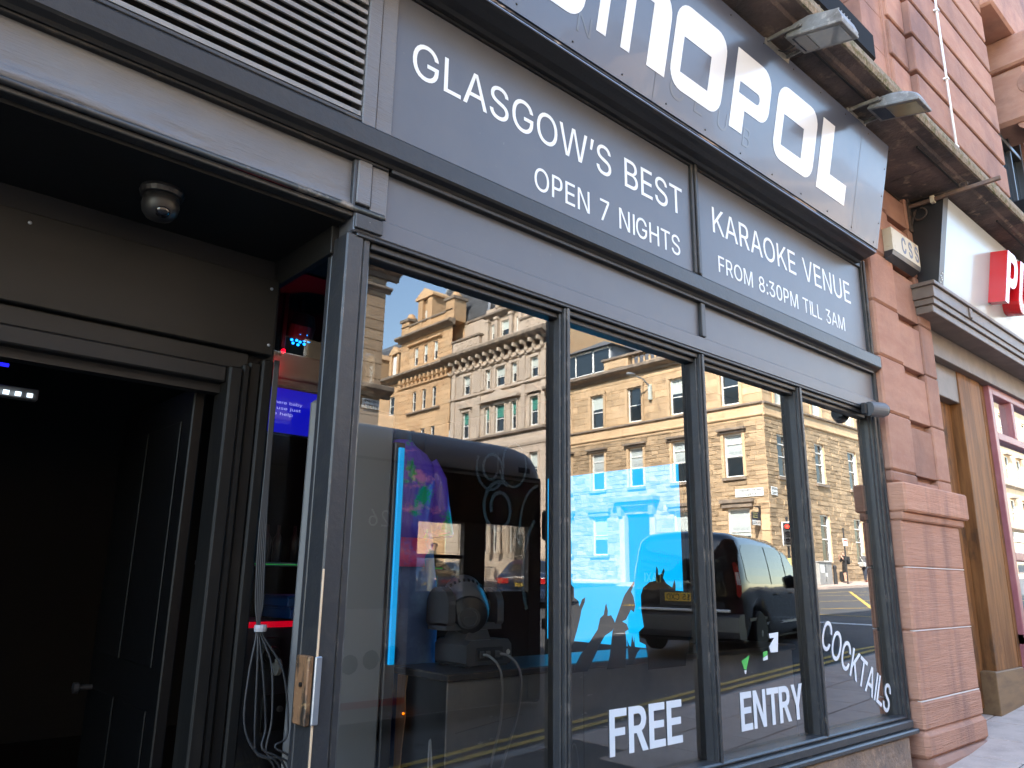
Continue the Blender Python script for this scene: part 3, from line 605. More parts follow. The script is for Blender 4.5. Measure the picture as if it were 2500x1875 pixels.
# pilaster between the two shops
ZB = [2.335, 2.426, 2.877, 3.327, 3.779, 4.230, 4.681, 4.98]
for a, b in zip(ZB, ZB[1:]):
    block(5.875, 6.338, -.055, .2, a+.002, b-.002, .016); block(6.772, 7.035, -.055, .2, a+.002, b-.002, .010)
    block(6.341, 6.769, -.042, .2, a+.001, b-(.062 if b-a > .2 else .045), .004)
w = MB(); w.box(5.90, 7.02, .012, .22, .2, 5.0); put('pilaster_core', w, 'red_stone', bld)
block(5.872, 7.14, -.128, .2, 2.118, 2.332, .014, 'red_stone_tooled'); block(5.872, 7.08, -.10, .2, 2.055, 2.116, .012, 'red_stone_tooled')
for a, b in ((1.719, 2.053), (1.280, 1.716), (.812, 1.277)): block(5.872, 7.00, -.083, .2, a, b, .014, 'red_stone_tooled')
block(5.872, 7.01, -.089, .2, .62, .809, .016, 'red_stone_tooled'); block(5.86, 7.03, -.103, .2, .44, .618, .03, 'red_stone_tooled')
block(5.88, 6.98, -.14, .2, .1, .445, .03, 'red_stone')
for z in (1.7175, 1.2785, .8105): mb = MB(); mb.box(5.885, 6.996, -.0835, -.05, z-.0035, z+.0035); put('mortar_joint', mb, 'mortar', bld)
# stone sill course under the shop window
for x0, x1 in ((1.2, 2.6), (2.603, 4.2), (4.203, 5.685)): block(x0, x1, -.055, .3, .05, .615, .014, 'brown_stone')
# white conduit, pipe clips
t = MB(); t.tube([(8.02, -.185, 5.2), (8.0, -.185, 7.0), (8.0, -.185, 9.5)], .012, 8); cd = put('conduit', t, 'white_conduit', None, (8.0, -.185, 5.2), True)
tag(cd, 'thin white conduit running down the red sandstone courses above the shops', 'conduit')
t = MB(); 
for z in (5.95, 6.75, 7.6): t.box(7.975, 8.025, -.205, -.158, z, z+.02)
put('clip', t, 'white_conduit', cd)

# ------------------------------------------------------------------ shopfront
GY = .065
shop = thing('shopfront', 'black painted timber shopfront with four tall window panes and grey lettered panels', 'shopfront', (3.5, 0, .22))
def part(name, mat, *boxes, b=.004, par=shop, smooth=False):
    mb = MB()
    for q in boxes: mb.box(*q, b)
    return put(name, mb, mat, par, smooth=smooth)
PB = 'black_paint'
part('post', PB, (1.283, 1.355, 0, .115, .15, 2.862), (1.357, 1.388, .006, .10, .15, 2.862), (1.388, 1.402, .028, .10, .15, 2.85), b=.006)
part('post', PB, (5.775, 5.868, -.004, .12, .64, 2.85), (5.755, 5.777, .012, .10, .66, 2.85), (5.742, 5.757, .032, .10, .66, 2.85), (5.815, 5.83, -.016, 0, .64, 2.85), b=.005)
for x0, x1 in ((2.450, 2.490), (3.540, 3.586), (4.640, 4.690)):
    part('mullion', PB, (x0, x1, 0, .10, .70, 2.85), (x0-.010, x0, .022, .10, .70, 2.84), (x1, x1+.010, .022, .10, .70, 2.84), (x0+.012, x1-.012, -.008, 0, .70, 2.85), b=.004)
part('sill', PB, (1.30, 5.80, -.045, .10, .648, .700), (1.30, 5.79, -.01, .10, .700, .722), (1.30, 5.81, -.075, .06, .616, .648), b=.008)
part('head_trim', 'ledge_black', (1.395, 5.70, .012, .10, 2.825, 2.852), (1.395, 5.70, .034, .10, 2.80, 2.825), (1.32, 5.80, -.006, .1, 2.852, 2.868), b=.004)
part('rail', 'panel_paint', (1.303, 5.862, -.004, .12, 2.870, 2.955), b=.005)
part('rail_end', PB, (1.303, 1.425, -.018, -.004, 2.880, 2.940), b=.003)
part('frieze_panel', 'panel_paint', (1.447, 3.560, .010, .12, 2.955, 3.235), b=.001); part('frieze_panel', 'panel_paint', (3.606, 5.835, .010, .12, 2.955, 3.235), b=.001)
part('frieze_mullion', PB, (3.562, 3.604, -.012, .10, 2.957, 3.20), b=.004)
part('edge_strip', PB, (5.836, 5.872, -.012, .12, 2.87, 3.20), b=.008)
# ledge running over window and doorway
led = [(.05, 3.178), (-.02, 3.178), (-.028, 3.190), (-.055, 3.198), (-.062, 3.208), (-.062, 3.288), (-.055, 3.298), (0, 3.335), (.05, 3.337)]
mb = MB(); mb.prism(led, -2.2, 5.86, 'yz'); put('ledge', mb, 'ledge_black', shop)
part('ledge_underlip', 'ledge_black', (1.45, 5.82, -.02, .04, 3.160, 3.1785), (-2.2, 1.44, -.012, .04, 3.166, 3.1785), b=.003)
# lettered panels
p1 = part('lettered_panel', 'panel_paint', (1.447, 3.531, .010, .12, 3.337, 4.07), b=.001); p2 = part('lettered_panel', 'panel_paint', (3.606, 5.80, .010, .12, 3.337, 4.07), b=.001)
def words(s, x0, x1, z0, z1, par, y=.0095, mat='white_vinyl', bold=0):
    for g in text_words(s, (x0, y, z0), (1, 0, 0), (0, 0, 1), x1-x0, z1-z0, .0012, bold): put('lettering', g, mat, par)
words('GLASGOW\u2019S BEST', 1.535, 3.450, 3.672, 3.850, p1); words('OPEN 7 NIGHTS', 2.255, 3.410, 3.405, 3.530, p1)
words('KARAOKE VENUE', 3.760, 5.595, 3.675, 3.850, p2); words('FROM 8:30PM TILL 3AM', 3.800, 5.455, 3.425, 3.535, p2)
part('panel_mullion', PB, (3.533, 3.604, -.008, .10, 3.337, 4.05), (3.556, 3.580, -.020, -.008, 3.337, 4.05), b=.005)
part('panel_frame', PB, (5.802, 5.870, -.012, .12, 3.30, 4.10), (5.822, 5.850, -.024, -.012, 3.30, 4.10), b=.005)
part('panel_head', 'ledge_black', (-2.2, 5.80, -.006, .12, 4.035, 4.075), b=.004)
cor = [(.08, 4.045), (-.03, 4.045), (-.045, 4.058), (-.09, 4.062), (-.12, 4.072), (-.15, 4.078), (-.165, 4.084), (-.168, 4.100), (-.155, 4.108), (-.12, 4.118), (.08, 4.14)]
mb = MB(); mb.prism(cor, -2.2, 5.725, 'yz'); put('cornice_moulding', mb, 'ledge_black', shop)
part('chipped_band', 'chipped_band', (-2.2, 5.724, -.172, -.150, 4.097, 4.111), b=.002)
part('cornice_lip', 'metal_edge', (-2.2, 5.722, -.173, -.160, 4.086, 4.0905), b=.001)
# boards left of the panel
part('board', 'board_paint', (1.305, 1.367, -.010, .12, 2.985, 3.19), (1.305, 1.367, -.010, .12, 3.32, 4.05), b=.004)
part('board', 'board_paint', (1.369, 1.446, -.002, .12, 2.962, 3.19), (1.369, 1.446, -.002, .12, 3.32, 4.05), b=.004)
# louvre over the doorway
lv = MB(); lv.prism([(-.004, -.012), (-.001, .009), (.004, .012), (.050, .030), (.050, .026), (.004, .004), (.002, -.013)], -2.2, 1.300, 'yz'); lme = lv.mesh('louvre_slat'); lme.materials.append(MAT['louvre_paint'])
for k in range(15): share('louvre_slat', lme, shop, (-3.5, 0, 3.372-.22+.047*k))
part('louvre_back', 'int_black', (-2.2, 1.30, .08, .10, 3.30, 4.06), b=0)
part('louvre_frame', PB, (-2.2, 1.304, -.010, .06, 3.335, 3.352), b=.003)
# fascia board over the door with its beads
mb = MB(); nx, nz = 70, 14
def fb(x, z):
    d = .004*math.sin(x*3.1+1)*math.sin((z-2.95)*9)+.012*math.exp(-((x-.25)/.22)**2-((z-2.995)/.014)**2)+.010*math.exp(-((x-.42)/.18)**2-((z-3.01-.05*(x-.4))/.022)**2)+.006*math.exp(-((x-.62)/.12)**2-((z-3.045)/.015)**2)
    d += .022*math.exp(-((z-2.978)/.018)**2)*(.5+.35*math.sin(x*5.3)+.3*math.sin(x*13.1+1))
    return .014-d
gx = [-2.2+3.505*i/nx for i in range(nx+1)]; gzv = [2.962+.222*j/nz for j in range(nz+1)]
vi = [[(x, fb(x, z), z) for z in gzv] for x in gx]
mb.v = [p for c_ in vi for p in c_]; mb.f = [(i*(nz+1)+j, (i+1)*(nz+1)+j, (i+1)*(nz+1)+j+1, i*(nz+1)+j+1) for i in range(nx) for j in range(nz)]; mb.r = [.5]*len(mb.f)
put('fascia_board', mb, 'board_paint', shop, smooth=True)
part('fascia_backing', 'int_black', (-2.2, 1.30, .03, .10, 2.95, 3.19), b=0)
t = MB(); t.tube([(-2.2, .0, 2.953), (1.425, -.012, 2.957)], .0125, 10); put('bead', t, PB, shop, smooth=True)
part('bead', PB, (-2.2, 1.303, -.004, .03, 3.186, 3.199), b=.003)
part('fascia_trim', PB, (1.290, 1.305, -.004, .05, 2.965, 3.19), (-2.2, 1.30, .0, .045, 2.928, 2.946), b=.003)
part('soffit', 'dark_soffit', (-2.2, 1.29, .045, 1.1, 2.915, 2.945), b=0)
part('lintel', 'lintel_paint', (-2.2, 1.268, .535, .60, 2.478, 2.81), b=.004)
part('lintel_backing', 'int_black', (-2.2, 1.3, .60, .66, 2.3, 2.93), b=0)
t = MB(); 
for x, z in ((1.235, 2.765), (1.245, 2.52), (.35, 2.77)): t.lathe([(.007, 0), (.006, -.004), (.002, -.006)], (x, .535, z), 'y', 8)
put('screw', t, 'metal_edge', shop, smooth=True)
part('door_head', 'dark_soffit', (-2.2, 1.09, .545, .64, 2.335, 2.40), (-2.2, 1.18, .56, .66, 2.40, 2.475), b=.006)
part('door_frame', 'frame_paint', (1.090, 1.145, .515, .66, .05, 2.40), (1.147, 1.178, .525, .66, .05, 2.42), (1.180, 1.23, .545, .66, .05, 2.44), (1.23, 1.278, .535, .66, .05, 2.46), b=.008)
part('threshold', 'brown_stone', (-2.2, 1.3, .5, .9, -.1, .10), b=.01)
# return of the window post and its side light
part('return_board', 'black_paint_plain', (1.285, 1.315, .117, .150, .15, 2.92), b=.004)
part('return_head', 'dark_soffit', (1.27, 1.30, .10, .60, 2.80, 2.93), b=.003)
mb = MB(); mb.face([(1.29, .61, .1), (1.80, .61, .1), (1.80, .61, 2.80), (1.29, .61, 2.80)]); put('glass_pane', mb, 'side_glass', shop)
pl = part('latch_plate', 'worn_wood', (1.262, 1.283, .012, .100, 1.125, 1.340), b=.004)
t = MB(); t.lathe([(.008, 0), (.008, -.006), (.003, -.008)], (1.262, .05, 1.25), 'x', 8); put('screw', t, 'screw', pl)
part('latch_plate', 'metal_edge', (1.276, 1.300, -.012, -.002, 1.13, 1.34), b=.003)
part('worn_edge', 'bare_wood', (1.2835, 1.2895, -.0035, .004, .4, 1.62), b=.0015)
# window panes
panes = []
for x0, x1 in ((1.400, 2.442), (2.498, 3.532), (3.594, 4.632), (4.698, 5.75)):
    mb = MB(); mb.face([(x0, GY, .71), (x1, GY, .71), (x1, GY, 2.83), (x0, GY, 2.83)]); panes.append(put('glass_pane', mb, 'shop_glass', shop))
GL = GY-.003
def gpoly(pts, mat, par, name='vinyl_shape', y=GY+.004):
    return put(name, poly_mb(pts, [], lambda a, b, t: (a, t, b), y, y+.0008), mat, par)
H = [[(2.561,1.572),(2.576,1.562),(2.577,1.519),(2.605,1.503),(2.61,1.478),(2.63,1.51),(2.65,1.519),(2.646,1.497),(2.625,1.465),(2.612,1.422),(2.596,1.381),(2.56,1.30),(2.52,1.25),(2.505,1.25),(2.505,1.58),(2.55,1.585)],
[(2.793,1.491),(2.803,1.457),(2.8,1.435),(2.826,1.437),(2.843,1.417),(2.853,1.4),(2.833,1.368),(2.781,1.348),(2.751,1.317),(2.712,1.266),(2.66,1.20),(2.56,1.20),(2.615,1.271),(2.672,1.32),(2.731,1.376),(2.749,1.425),(2.775,1.441),(2.786,1.479)],
[(2.999,1.595),(3.001,1.583),(2.974,1.543),(2.991,1.522),(3.003,1.476),(2.993,1.448),(2.97,1.46),(2.932,1.415),(2.905,1.407),(2.936,1.395),(2.951,1.37),(2.926,1.362),(2.933,1.309),(2.927,1.255),(2.92,1.2),(2.79,1.2),(2.813,1.26),(2.833,1.362),(2.856,1.411),(2.889,1.466),(2.918,1.517),(2.932,1.534),(2.965,1.563)],
[(3.176,1.667),(3.188,1.654),(3.191,1.624),(3.214,1.63),(3.236,1.658),(3.243,1.646),(3.228,1.612),(3.252,1.585),(3.302,1.564),(3.323,1.604),(3.331,1.576),(3.328,1.549),(3.391,1.546),(3.426,1.521),(3.462,1.564),(3.485,1.574),(3.475,1.521),(3.499,1.47),(3.48,1.44),(3.444,1.397),(3.452,1.348),(3.401,1.23),(3.39,1.18),(3.09,1.18),(3.087,1.246),(3.075,1.295),(3.029,1.311),(3.026,1.356),(3.065,1.378),(3.049,1.453),(3.048,1.528),(3.068,1.563),(3.118,1.59),(3.167,1.596)],
[(2.938,1.325),(2.951,1.297),(2.964,1.291),(2.975,1.344),(2.983,1.307),(2.991,1.335),(2.993,1.29),(3.033,1.28),(3.009,1.261),(2.981,1.22),(2.945,1.22)]]
for h in H: gpoly(h, 'black_vinyl', panes[1], 'hand_silhouette')
for pts, mt in (([(3.891,1.177),(3.972,1.201),(3.933,1.128),(3.91,1.133)], 'green_vinyl'), ([(3.913,1.126),(3.934,1.126),(3.928,1.108),(3.919,1.107)], 'white_vinyl'),
    ([(4.117,1.212),(4.163,1.216),(4.16,1.195),(4.114,1.182)], 'green_vinyl'), ([(4.113,1.18),(4.16,1.193),(4.161,1.17),(4.111,1.165)], 'white_vinyl'),
    ([(4.190,1.309),(4.293,1.314),(4.275,1.205),(4.196,1.205),(4.185,1.239),(4.245,1.285),(4.196,1.283)], 'white_vinyl')): gpoly(pts, mt, panes[2], 'torn_vinyl', GL-.001)
def swirl(c, rx, rz, a0, a1, turns_in=.55, wd=.012):
    mb = MB(); n = 40; L_ = []
    for k in range(n+1):
        t = k/n; a = R(a0+(a1-a0)*t); f = 1-(1-turns_in)*t; L_.append((c[0]+rx*f*math.cos(a), c[1]+rz*f*math.sin(a)))
    for k in range(n):
        (x0, z0), (x1, z1) = L_[k], L_[k+1]; d = math.hypot(x1-x0, z1-z0)+1e-9; nx_, nz_ = -(z1-z0)/d*wd/2, (x1-x0)/d*wd/2
        mb.face([(x0-nx_, GY+.003, z0-nz_), (x1-nx_, GY+.003, z1-nz_), (x1+nx_, GY+.003, z1+nz_), (x0+nx_, GY+.003, z0+nz_)], .5)
    put('painted_swirl', mb, 'paint_swirl', panes[0])
swirl((2.075, 2.045), .085, .10, 150, 700, .35); swirl((2.120, 1.885), .095, .115, 60, 560, .45, .016); swirl((2.200, 2.085), .085, .11, 200, 560, .7, .010)
swirl((2.36, 1.80), .12, .20, 95, 185, 1, .012); swirl((2.40, 1.62), .14, .26, 120, 215, 1, .016)
words('FREE', 2.793, 3.333, .831, 1.028, panes[1], GL, 'white_vinyl', 'heavy'); words('ENTRY', 3.855, 4.520, .821, 1.016, panes[2], GL, 'white_vinyl', 'heavy')
an = R(-29); U = Vector((math.cos(an), 0, math.sin(an))); V = Vector((-math.sin(an), 0, math.cos(an)))
put('lettering', text_mb('COCKTAILS', Vector((4.785, GL, 1.215)), U, V, 1.0, .195, .0012, .006), 'white_vinyl', panes[3])

# ------------------------------------------------------------------ fascia sign with the big letters
sign = thing('fascia_sign', 'tilted blue grey fascia sign with large white cut letters above the window', 'sign', (3, -.1, 4.11))
SA = Vector((0, -.18, 4.112)); SV = Vector((0, -.17, .82)).normalized(); SN = Vector((1, 0, 0)).cross(SV)
if SN.y > 0: SN = -SN
mb = MB(); mb.prism([(-.18, 4.112), (-.35, 4.932), (-.30, 4.945), (-.05, 4.94), (-.05, 4.145), (-.12, 4.122)], -.4, 5.730, 'yz'); sp = put('panel', mb, 'sign_panel', sign)
def SP(a, b, t): return SA+Vector((a, 0, 0))+SV*b+SN*t
def letter(outer, holes=(), name='letter', mat='sign_letter', t1=.0025):
    return put(name, poly_mb(outer, holes, SP, .0004, t1), mat, sign)
q = .11
for x0, x1, a0, a1 in ((1.30, 1.79, 1.38, 1.65), (3.05, 3.54, 3.135, 3.400), (4.13, 4.645, 4.22, 4.48)):
    letter(rring(x0, x1, .155, .652, (q, q, q, q)), [rring(a0, a1, .258, .468)])
letter([(3.645, .15), (3.782, .15), (3.782, .300)]+rring(3.645, 4.045, .300, .652, (0, .10, .12, 0))[1:], [rring(3.703, 3.930, .388, .460, (0, .035, .035, 0))])
letter([(4.715, .148), (5.130, .148), (5.130, .298), (4.880, .298), (4.880, .652), (4.715, .652)])
letter([(2.46, .165), (2.53, .165), (2.53, .52), (2.645, .52), (2.645, .165), (2.715, .165), (2.715, .52), (2.857, .52), (2.857, .165), (3.01, .165)]+rring(2.46, 3.01, .165, .652, (0, 0, .15, 0))[2:])
letter([(1.88, .155)]+rring(1.86, 2.36, .155, .44, (0, q, q, 0))[1:15]+[(2.03, .44), (2.03, .53), (2.34, .53), (2.34, .652)]+rring(1.86, 2.36, .345, .652, (q, 0, 0, q))[-7:]+rring(1.86, 2.36, .345, .652, (q, 0, 0, q))[0:7]+[(2.20, .345), (2.20, .26), (1.88, .26)])
letter(rring(.76, 1.24, .155, .652, (q, 0, 0, q))[0:7]+[(1.24, .155), (1.24, .258), (.86, .258), (.86, .55), (1.24, .55), (1.24, .652)]+rring(.76, 1.24, .155, .652, (q, 0, 0, q))[-7:])
for s_, x, v0, w_, h_ in (('C', 3.07, .09, .13, .13), ('L', 3.30, .095, .08, .11), ('U', 3.53, .095, .1, .11), ('B', 3.80, .09, .08, .12), ('N', 2.33, .1, .10, .1)):
    put('ghost_letter', text_mb(s_, SP(x, v0, .0006), (1, 0, 0), SV, w_, h_, .0008), 'ghost_letter', sign)
mb = MB()
for k in range(16):
    for b_ in (.035, .80): c_ = SP(.1+.37*k+(.1 if b_ > .5 else 0), b_, 0); mb.ball((c_.x, c_.y, c_.z), .006, .005, .006, 8, 4)
for b_ in (.2, .42, .64): c_ = SP(5.70, b_, 0); mb.ball((c_.x, c_.y, c_.z), .005, .005, .005, 8, 4)
put('screw', mb, 'screw', sign, smooth=True)
mb = MB()
for e in (SP(2.94, 0, .0008), SP(5.28, 0, .0008)): mb.face([e, e+Vector((.003, 0, 0)), e+Vector((.003, 0, 0))+SV*.83, e+SV*.83])
put('panel_seam', mb, 'screw', sign)

# ------------------------------------------------------------------ floodlights over the sign
def flood(name, label, loc, style, tilt):
    t = thing(name, label, 'floodlight', loc, 0, 'floodlights over the fascia sign'); Rm = Matrix.Rotation(R(tilt), 4, 'X')
    def lp(nm, mb, mat, par=t, sm=False):
        mb.xf(Rm); return local(nm, mb, mat, par, sm)
    mb = MB()
    if style:
        xs = 9; sec = []
        for i in range(13):
            y = -.13-.34*i/12; e = math.sin(math.pi*min(1, (i+1)/13))**.5; hgt = .02+.085*e
            sec.append([(.0+.215*(.5-.5*math.cos(math.pi*j/xs)), y, .0+hgt*math.sin(math.pi*j/xs)**.45) for j in range(xs+1)])
        for i in range(12):
            for j in range(xs): mb.face([sec[i][j], sec[i][j+1], sec[i+1][j+1], sec[i+1][j]], .5)
        mb.face(sec[0], .5); mb.face(sec[-1], .5)
        hous = lp('housing', mb, 'lamp_metal')
    else:
        mb.prism([(-.12, 0), (-.12, .03), (-.16, .07), (-.25, .095), (-.44, .08), (-.475, .02), (-.475, 0)], .0, .215, 'yz'); mb.box(.02, .195, -.13, -.09, .01, .05, .006)
        for k in range(5): mb.box(.03+.036*k, .037+.036*k, -.43, -.22, .085, .103)
        hous = lp('housing', mb, 'lamp_metal')
    mb = MB(); mb.box(-.006, .221, -.48, -.125, -.016, .004, .004); fr = lp('frame', mb, 'lamp_metal')
    mb = MB(); mb.box(.02, .195, -.455, -.25, -.0195, -.0155, .002); lp('lens', mb, 'lamp_lens_amber' if style else 'lamp_lens', fr)
    mb = MB(); mb.box(.02, .195, -.245, -.15, -.0190, -.0155, .002); lp('reflector', mb, 'lens_glass', fr)
    for sx in (-.018, .222):
        mb = MB(); mb.prism([(.02, -.012), (.02, .012), (-.10, .040), (-.20, .055), (-.225, .045), (-.22, .03), (-.1, .015)], sx, sx+.012, 'yz'); lp('arm', mb, 'lamp_metal')
        mb = MB(); mb.lathe([(.014, 0), (.014, .02), (.008, .024)], (sx-.006, -.20, .042), 'x', 8); lp('bolt', mb, 'lamp_metal')
    mb = MB(); mb.box(-.04, .26, .0, .016, -.03, .014, .003); lp('mounting_bar', mb, 'lamp_metal')
    mb = MB(); mb.tube([(.12, .0, .0), (.13, -.04, -.02), (.12, -.10, -.012), (.11, -.14, .01)], .005, 6); lp('wire', mb, 'cable_dark', t, True)
    return t
flood('floodlight', 'weathered angular grey floodlight over the big letter P of the sign', (3.945, -.352, 4.928), 0, 14)
flood('floodlight', 'rounded grey floodlight with amber lens near the right end of the sign', (5.075, -.352, 4.945), 1, 14)
flood('floodlight', 'grey floodlight over the first letters of the sign', (1.0, -.352, 4.93), 0, 14)

# ------------------------------------------------------------------ small things on the facade
def arc_pts(c, r, a0, a1, n, X=0): return [(c[0], c[1]+r*math.cos(R(a0+(a1-a0)*k/n)), c[2]+r*math.sin(R(a0+(a1-a0)*k/n))) for k in range(n+1)]
br = thing('iron_bracket', 'rusty iron sign bracket with scrolls sticking out of the red pilaster', 'bracket', (6.83, -.055, 4.8))
mb = MB(); mb.box(6.815, 6.845, -.80, -.055, 4.885, 4.92, .004); put('bar', mb, 'rust_iron', br)
mb = MB(); mb.box(6.80, 6.86, -.070, -.055, 4.66, 4.98, .003); put('wall_plate', mb, 'iron', br)
mb = MB(); mb.tube(arc_pts((6.83, -.15, 4.81), .055, 100, 420, 18)+[(6.83, -.08, 4.76), (6.83, -.072, 4.72)], .007, 6); put('scroll', mb, 'iron', br, smooth=True)
mb = MB(); mb.tube(arc_pts((6.83, -.52, 4.952), .032, -90, 210, 16), .006, 6); put('scroll', mb, 'iron', br, smooth=True)
mb = MB(); mb.tube([(6.83, -.08, 4.96), (6.83, -.28, 4.945), (6.83, -.52, 4.925)], .005, 6); put('stay', mb, 'iron', br, smooth=True)
mb = MB(); mb.box(6.808, 6.852, -.285, -.25, 4.87, 4.935, .003); put('clip', mb, 'cream_plastic', br)
al = thing('alarm_box', 'weathered cream alarm box with blue letters on the red stone pilaster', 'alarm box', (6.46, -.06, 4.23))
mb = MB(); mb.prism([(6.18, 4.275), (6.74, 4.275), (6.74, 4.475), (6.18, 4.475)], -.13, -.057); body = put('housing', mb, 'cream_plastic', al)
mb = MB(); mb.prism([(-.057, 4.205), (-.12, 4.235), (-.13, 4.273), (-.057, 4.273)], 6.175, 6.745, 'yz'); put('siren_base', mb, 'mid_plastic', al)
put('lettering', text_mb('C S S', (6.37, -.1305, 4.30), (1, 0, 0), (0, 0, 1), .35, .15, .0015, .018), 'blue_grey_print', body)
cc = thing('bullet_camera', 'dark bullet camera strapped to the right end of the rail above the last pane', 'security camera', (5.66, -.02, 2.84))
mb = MB(); mb.lathe([(.03, -.02), (.052, -.02), (.056, .02), (.056, .12), (.05, .13), (.02, .13)], (0, 0, 0), 'x', 20); mb.xf(Matrix.Translation((5.60, -.055, 2.845)) @ Matrix.Rotation(R(-20), 4, 'Z')); put('housing', mb, 'grey_plastic', cc, smooth=False)
mb = MB(); mb.lathe([(.01, 0), (.044, 0), (.044, .018), (.038, .02), (.01, .02)], (0, 0, 0), 'x', 20); mb.xf(Matrix.Translation((5.60, -.055, 2.845)) @ Matrix.Rotation(R(-20), 4, 'Z') @ Matrix.Translation((.128, 0, 0))); put('face_plate', mb, 'dark_plastic', cc)
mb = MB(); mb.ball((5.735, -.115, 2.85), .014, .008, .014, 10, 6); put('lens', mb, 'lamp_clear', cc, smooth=True)
mb = MB(); mb.box(5.55, 5.66, -.045, .0, 2.80, 2.89, .01); put('mount', mb, 'dark_plastic', cc)
dm = thing('dome_camera', 'small dark dome camera hanging under the soffit of the doorway', 'security camera', (.69, .27, 2.915))
mb = MB(); mb.lathe([(.02, 0), (.072, 0), (.075, -.012), (.07, -.028), (.062, -.03), (.02, -.03)], (.69, .27, 2.915), 'z', 24); put('base', mb, 'stage_dark', dm, smooth=False)
mb = MB(); mb.lathe([(.060, -.03), (.063, -.06), (.058, -.085), (.045, -.105), (.02, -.116), (.002, -.118)], (.69, .27, 2.915), 'z', 24); put('dome', mb, 'stage_dark', dm, smooth=True)
mb = MB(); mb.box(.675, .705, .222, .232, 2.818, 2.828, .001); put('status_lamp', mb, 'lamp_clear', dm)
mb = MB(); mb.ball((.69, .24, 2.825), .03, .03, .025, 12, 8); put('lens', mb, 'lens_glass', dm, smooth=True)

# ------------------------------------------------------------------ neighbouring shop
nb = thing('neighbour_shopfront', 'neighbouring shopfront with varnished timber pillar and mauve window frames', 'shopfront', (8.6, .1, .5))
N_ = lambda name, mat, *bx, b=.006: part(name, mat, *bx, b=b, par=nb)
N_('pillar', 'orange_wood', (8.0, 8.62, .09, .5, .85, 3.62)); N_('pillar', 'orange_wood', (8.62, 8.80, .11, .5, .85, 3.62), (8.66, 8.69, .095, .12, .86, 3.6))
N_('plinth', 'pale_wood', (7.88, 8.64, .06, .5, .50, .86)); N_('door_panel', 'orange_wood', (7.0, 7.62, .20, .24, .55, 3.3), (7.66, 7.995, .185, .24, .55, 3.3), (7.1, 7.5, .19, .2, .8, 1.6), b=.01)
N_('door_jamb', 'red_stone', (7.02, 7.10, .0, .4, .3, 3.7)); N_('lintel', 'brown_paint', (6.9, 8.10, .10, .45, 3.30, 3.64))
N_('cornice', 'brown_paint', (6.72, 14, -.215, .1, 3.985, 4.09), (6.70, 14, -.235, .1, 4.09, 4.125), (6.74, 14, -.20, .1, 3.93, 3.985), b=.004)
N_('soffit', 'brown_paint', (6.76, 14, -.18, .5, 3.86, 3.93), (6.9, 14, .02, .5, 3.62, 3.86), b=.006)
N_('bracket', 'brown_paint', (7.55, 7.62, -.228, -.21, 3.99, 4.085), (9.55, 9.62, -.228, -.21, 3.99, 4.085))
N_('window_frame', 'mauve_paint', (8.80, 8.90, .06, .2, 1.05, 3.64), (8.90, 14, .06, .18, 3.54, 3.64), (8.90, 14, .06, .18, 3.06, 3.14), (8.90, 14, .06, .18, 1.84, 1.92), (9.47, 9.56, .06, .18, 3.14, 3.54), (10.6, 10.7, .06, .18, .9, 3.6), (8.90, 14, .055, .18, 1.13, 1.26))
N_('stall_riser', 'mauve_paint', (8.80, 14, .04, .2, .4, 1.15))
mb = MB(); mb.face([(8.88, .12, 1.1), (14, .12, 1.1), (14, .12, 3.6), (8.88, .12, 3.6)]); put('glass_pane', mb, 'clear_glass', nb)
N_('blind', 'int_black', (8.85, 14, .9, .95, .5, 3.7), b=0)
N_('frosted_blind', 'bus_white', (8.95, 9.45, .2, .21, 3.16, 3.5), b=0)
N_('back_wall', 'int_black', (6.9, 8.1, .45, .5, .3, 3.7), b=0)
ns = thing('neighbour_sign', 'white tilted fascia sign with thick red letters over the neighbouring shop', 'sign', (10, -.2, 4.12))
NA = Vector((0, -.21, 4.125)); NV = Vector((0, -.13, .78)).normalized(); NN = Vector((1, 0, 0)).cross(NV)
if NN.y > 0: NN = -NN
mb = MB(); mb.prism([(-.21, 4.125), (-.345, 4.935), (-.05, 4.96), (-.05, 4.125)], 6.97, 14, 'yz'); put('panel', mb, 'sign_white_gloss', ns)
mb = MB(); mb.prism([(-.215, 4.125), (-.352, 4.945), (-.05, 4.965), (-.05, 4.125)], 6.86, 6.968, 'yz'); put('side_frame', mb, 'dark_plastic', ns)
mb = MB()
for a, b_ in ((0, 0), (.03, .03), (0, .06), (.03, .09), (.015, .045)): c_ = NA+NV*(.03+b_)+NN*.006; mb.ball((6.90+a, c_.y, c_.z), .008, .006, .008, 8, 4)
put('lamp_dot', mb, 'sign_white', ns)
def NP(a, b, t): return NA+Vector((a, 0, 0))+NV*b+NN*t
mb = poly_mb([(8.10, .15), (8.205, .15), (8.205, .32)]+rring(8.10, 8.42, .32, .66, (0, .14, .14, 0))[1:], [rring(8.205, 8.32, .41, .57, (0, .06, .06, 0))], NP, .0, .15); put('letter', mb, 'red_gloss', ns)
mb = poly_mb([(8.49, .66), (8.49, .30)]+rring(8.49, 8.83, .15, .66, (.14, .14, 0, 0))[0:14]+[(8.83, .66), (8.725, .66), (8.725, .31), (8.69, .255), (8.63, .255), (8.595, .31), (8.595, .66)], [], NP, .0, .15); put('letter', mb, 'red_gloss', ns)
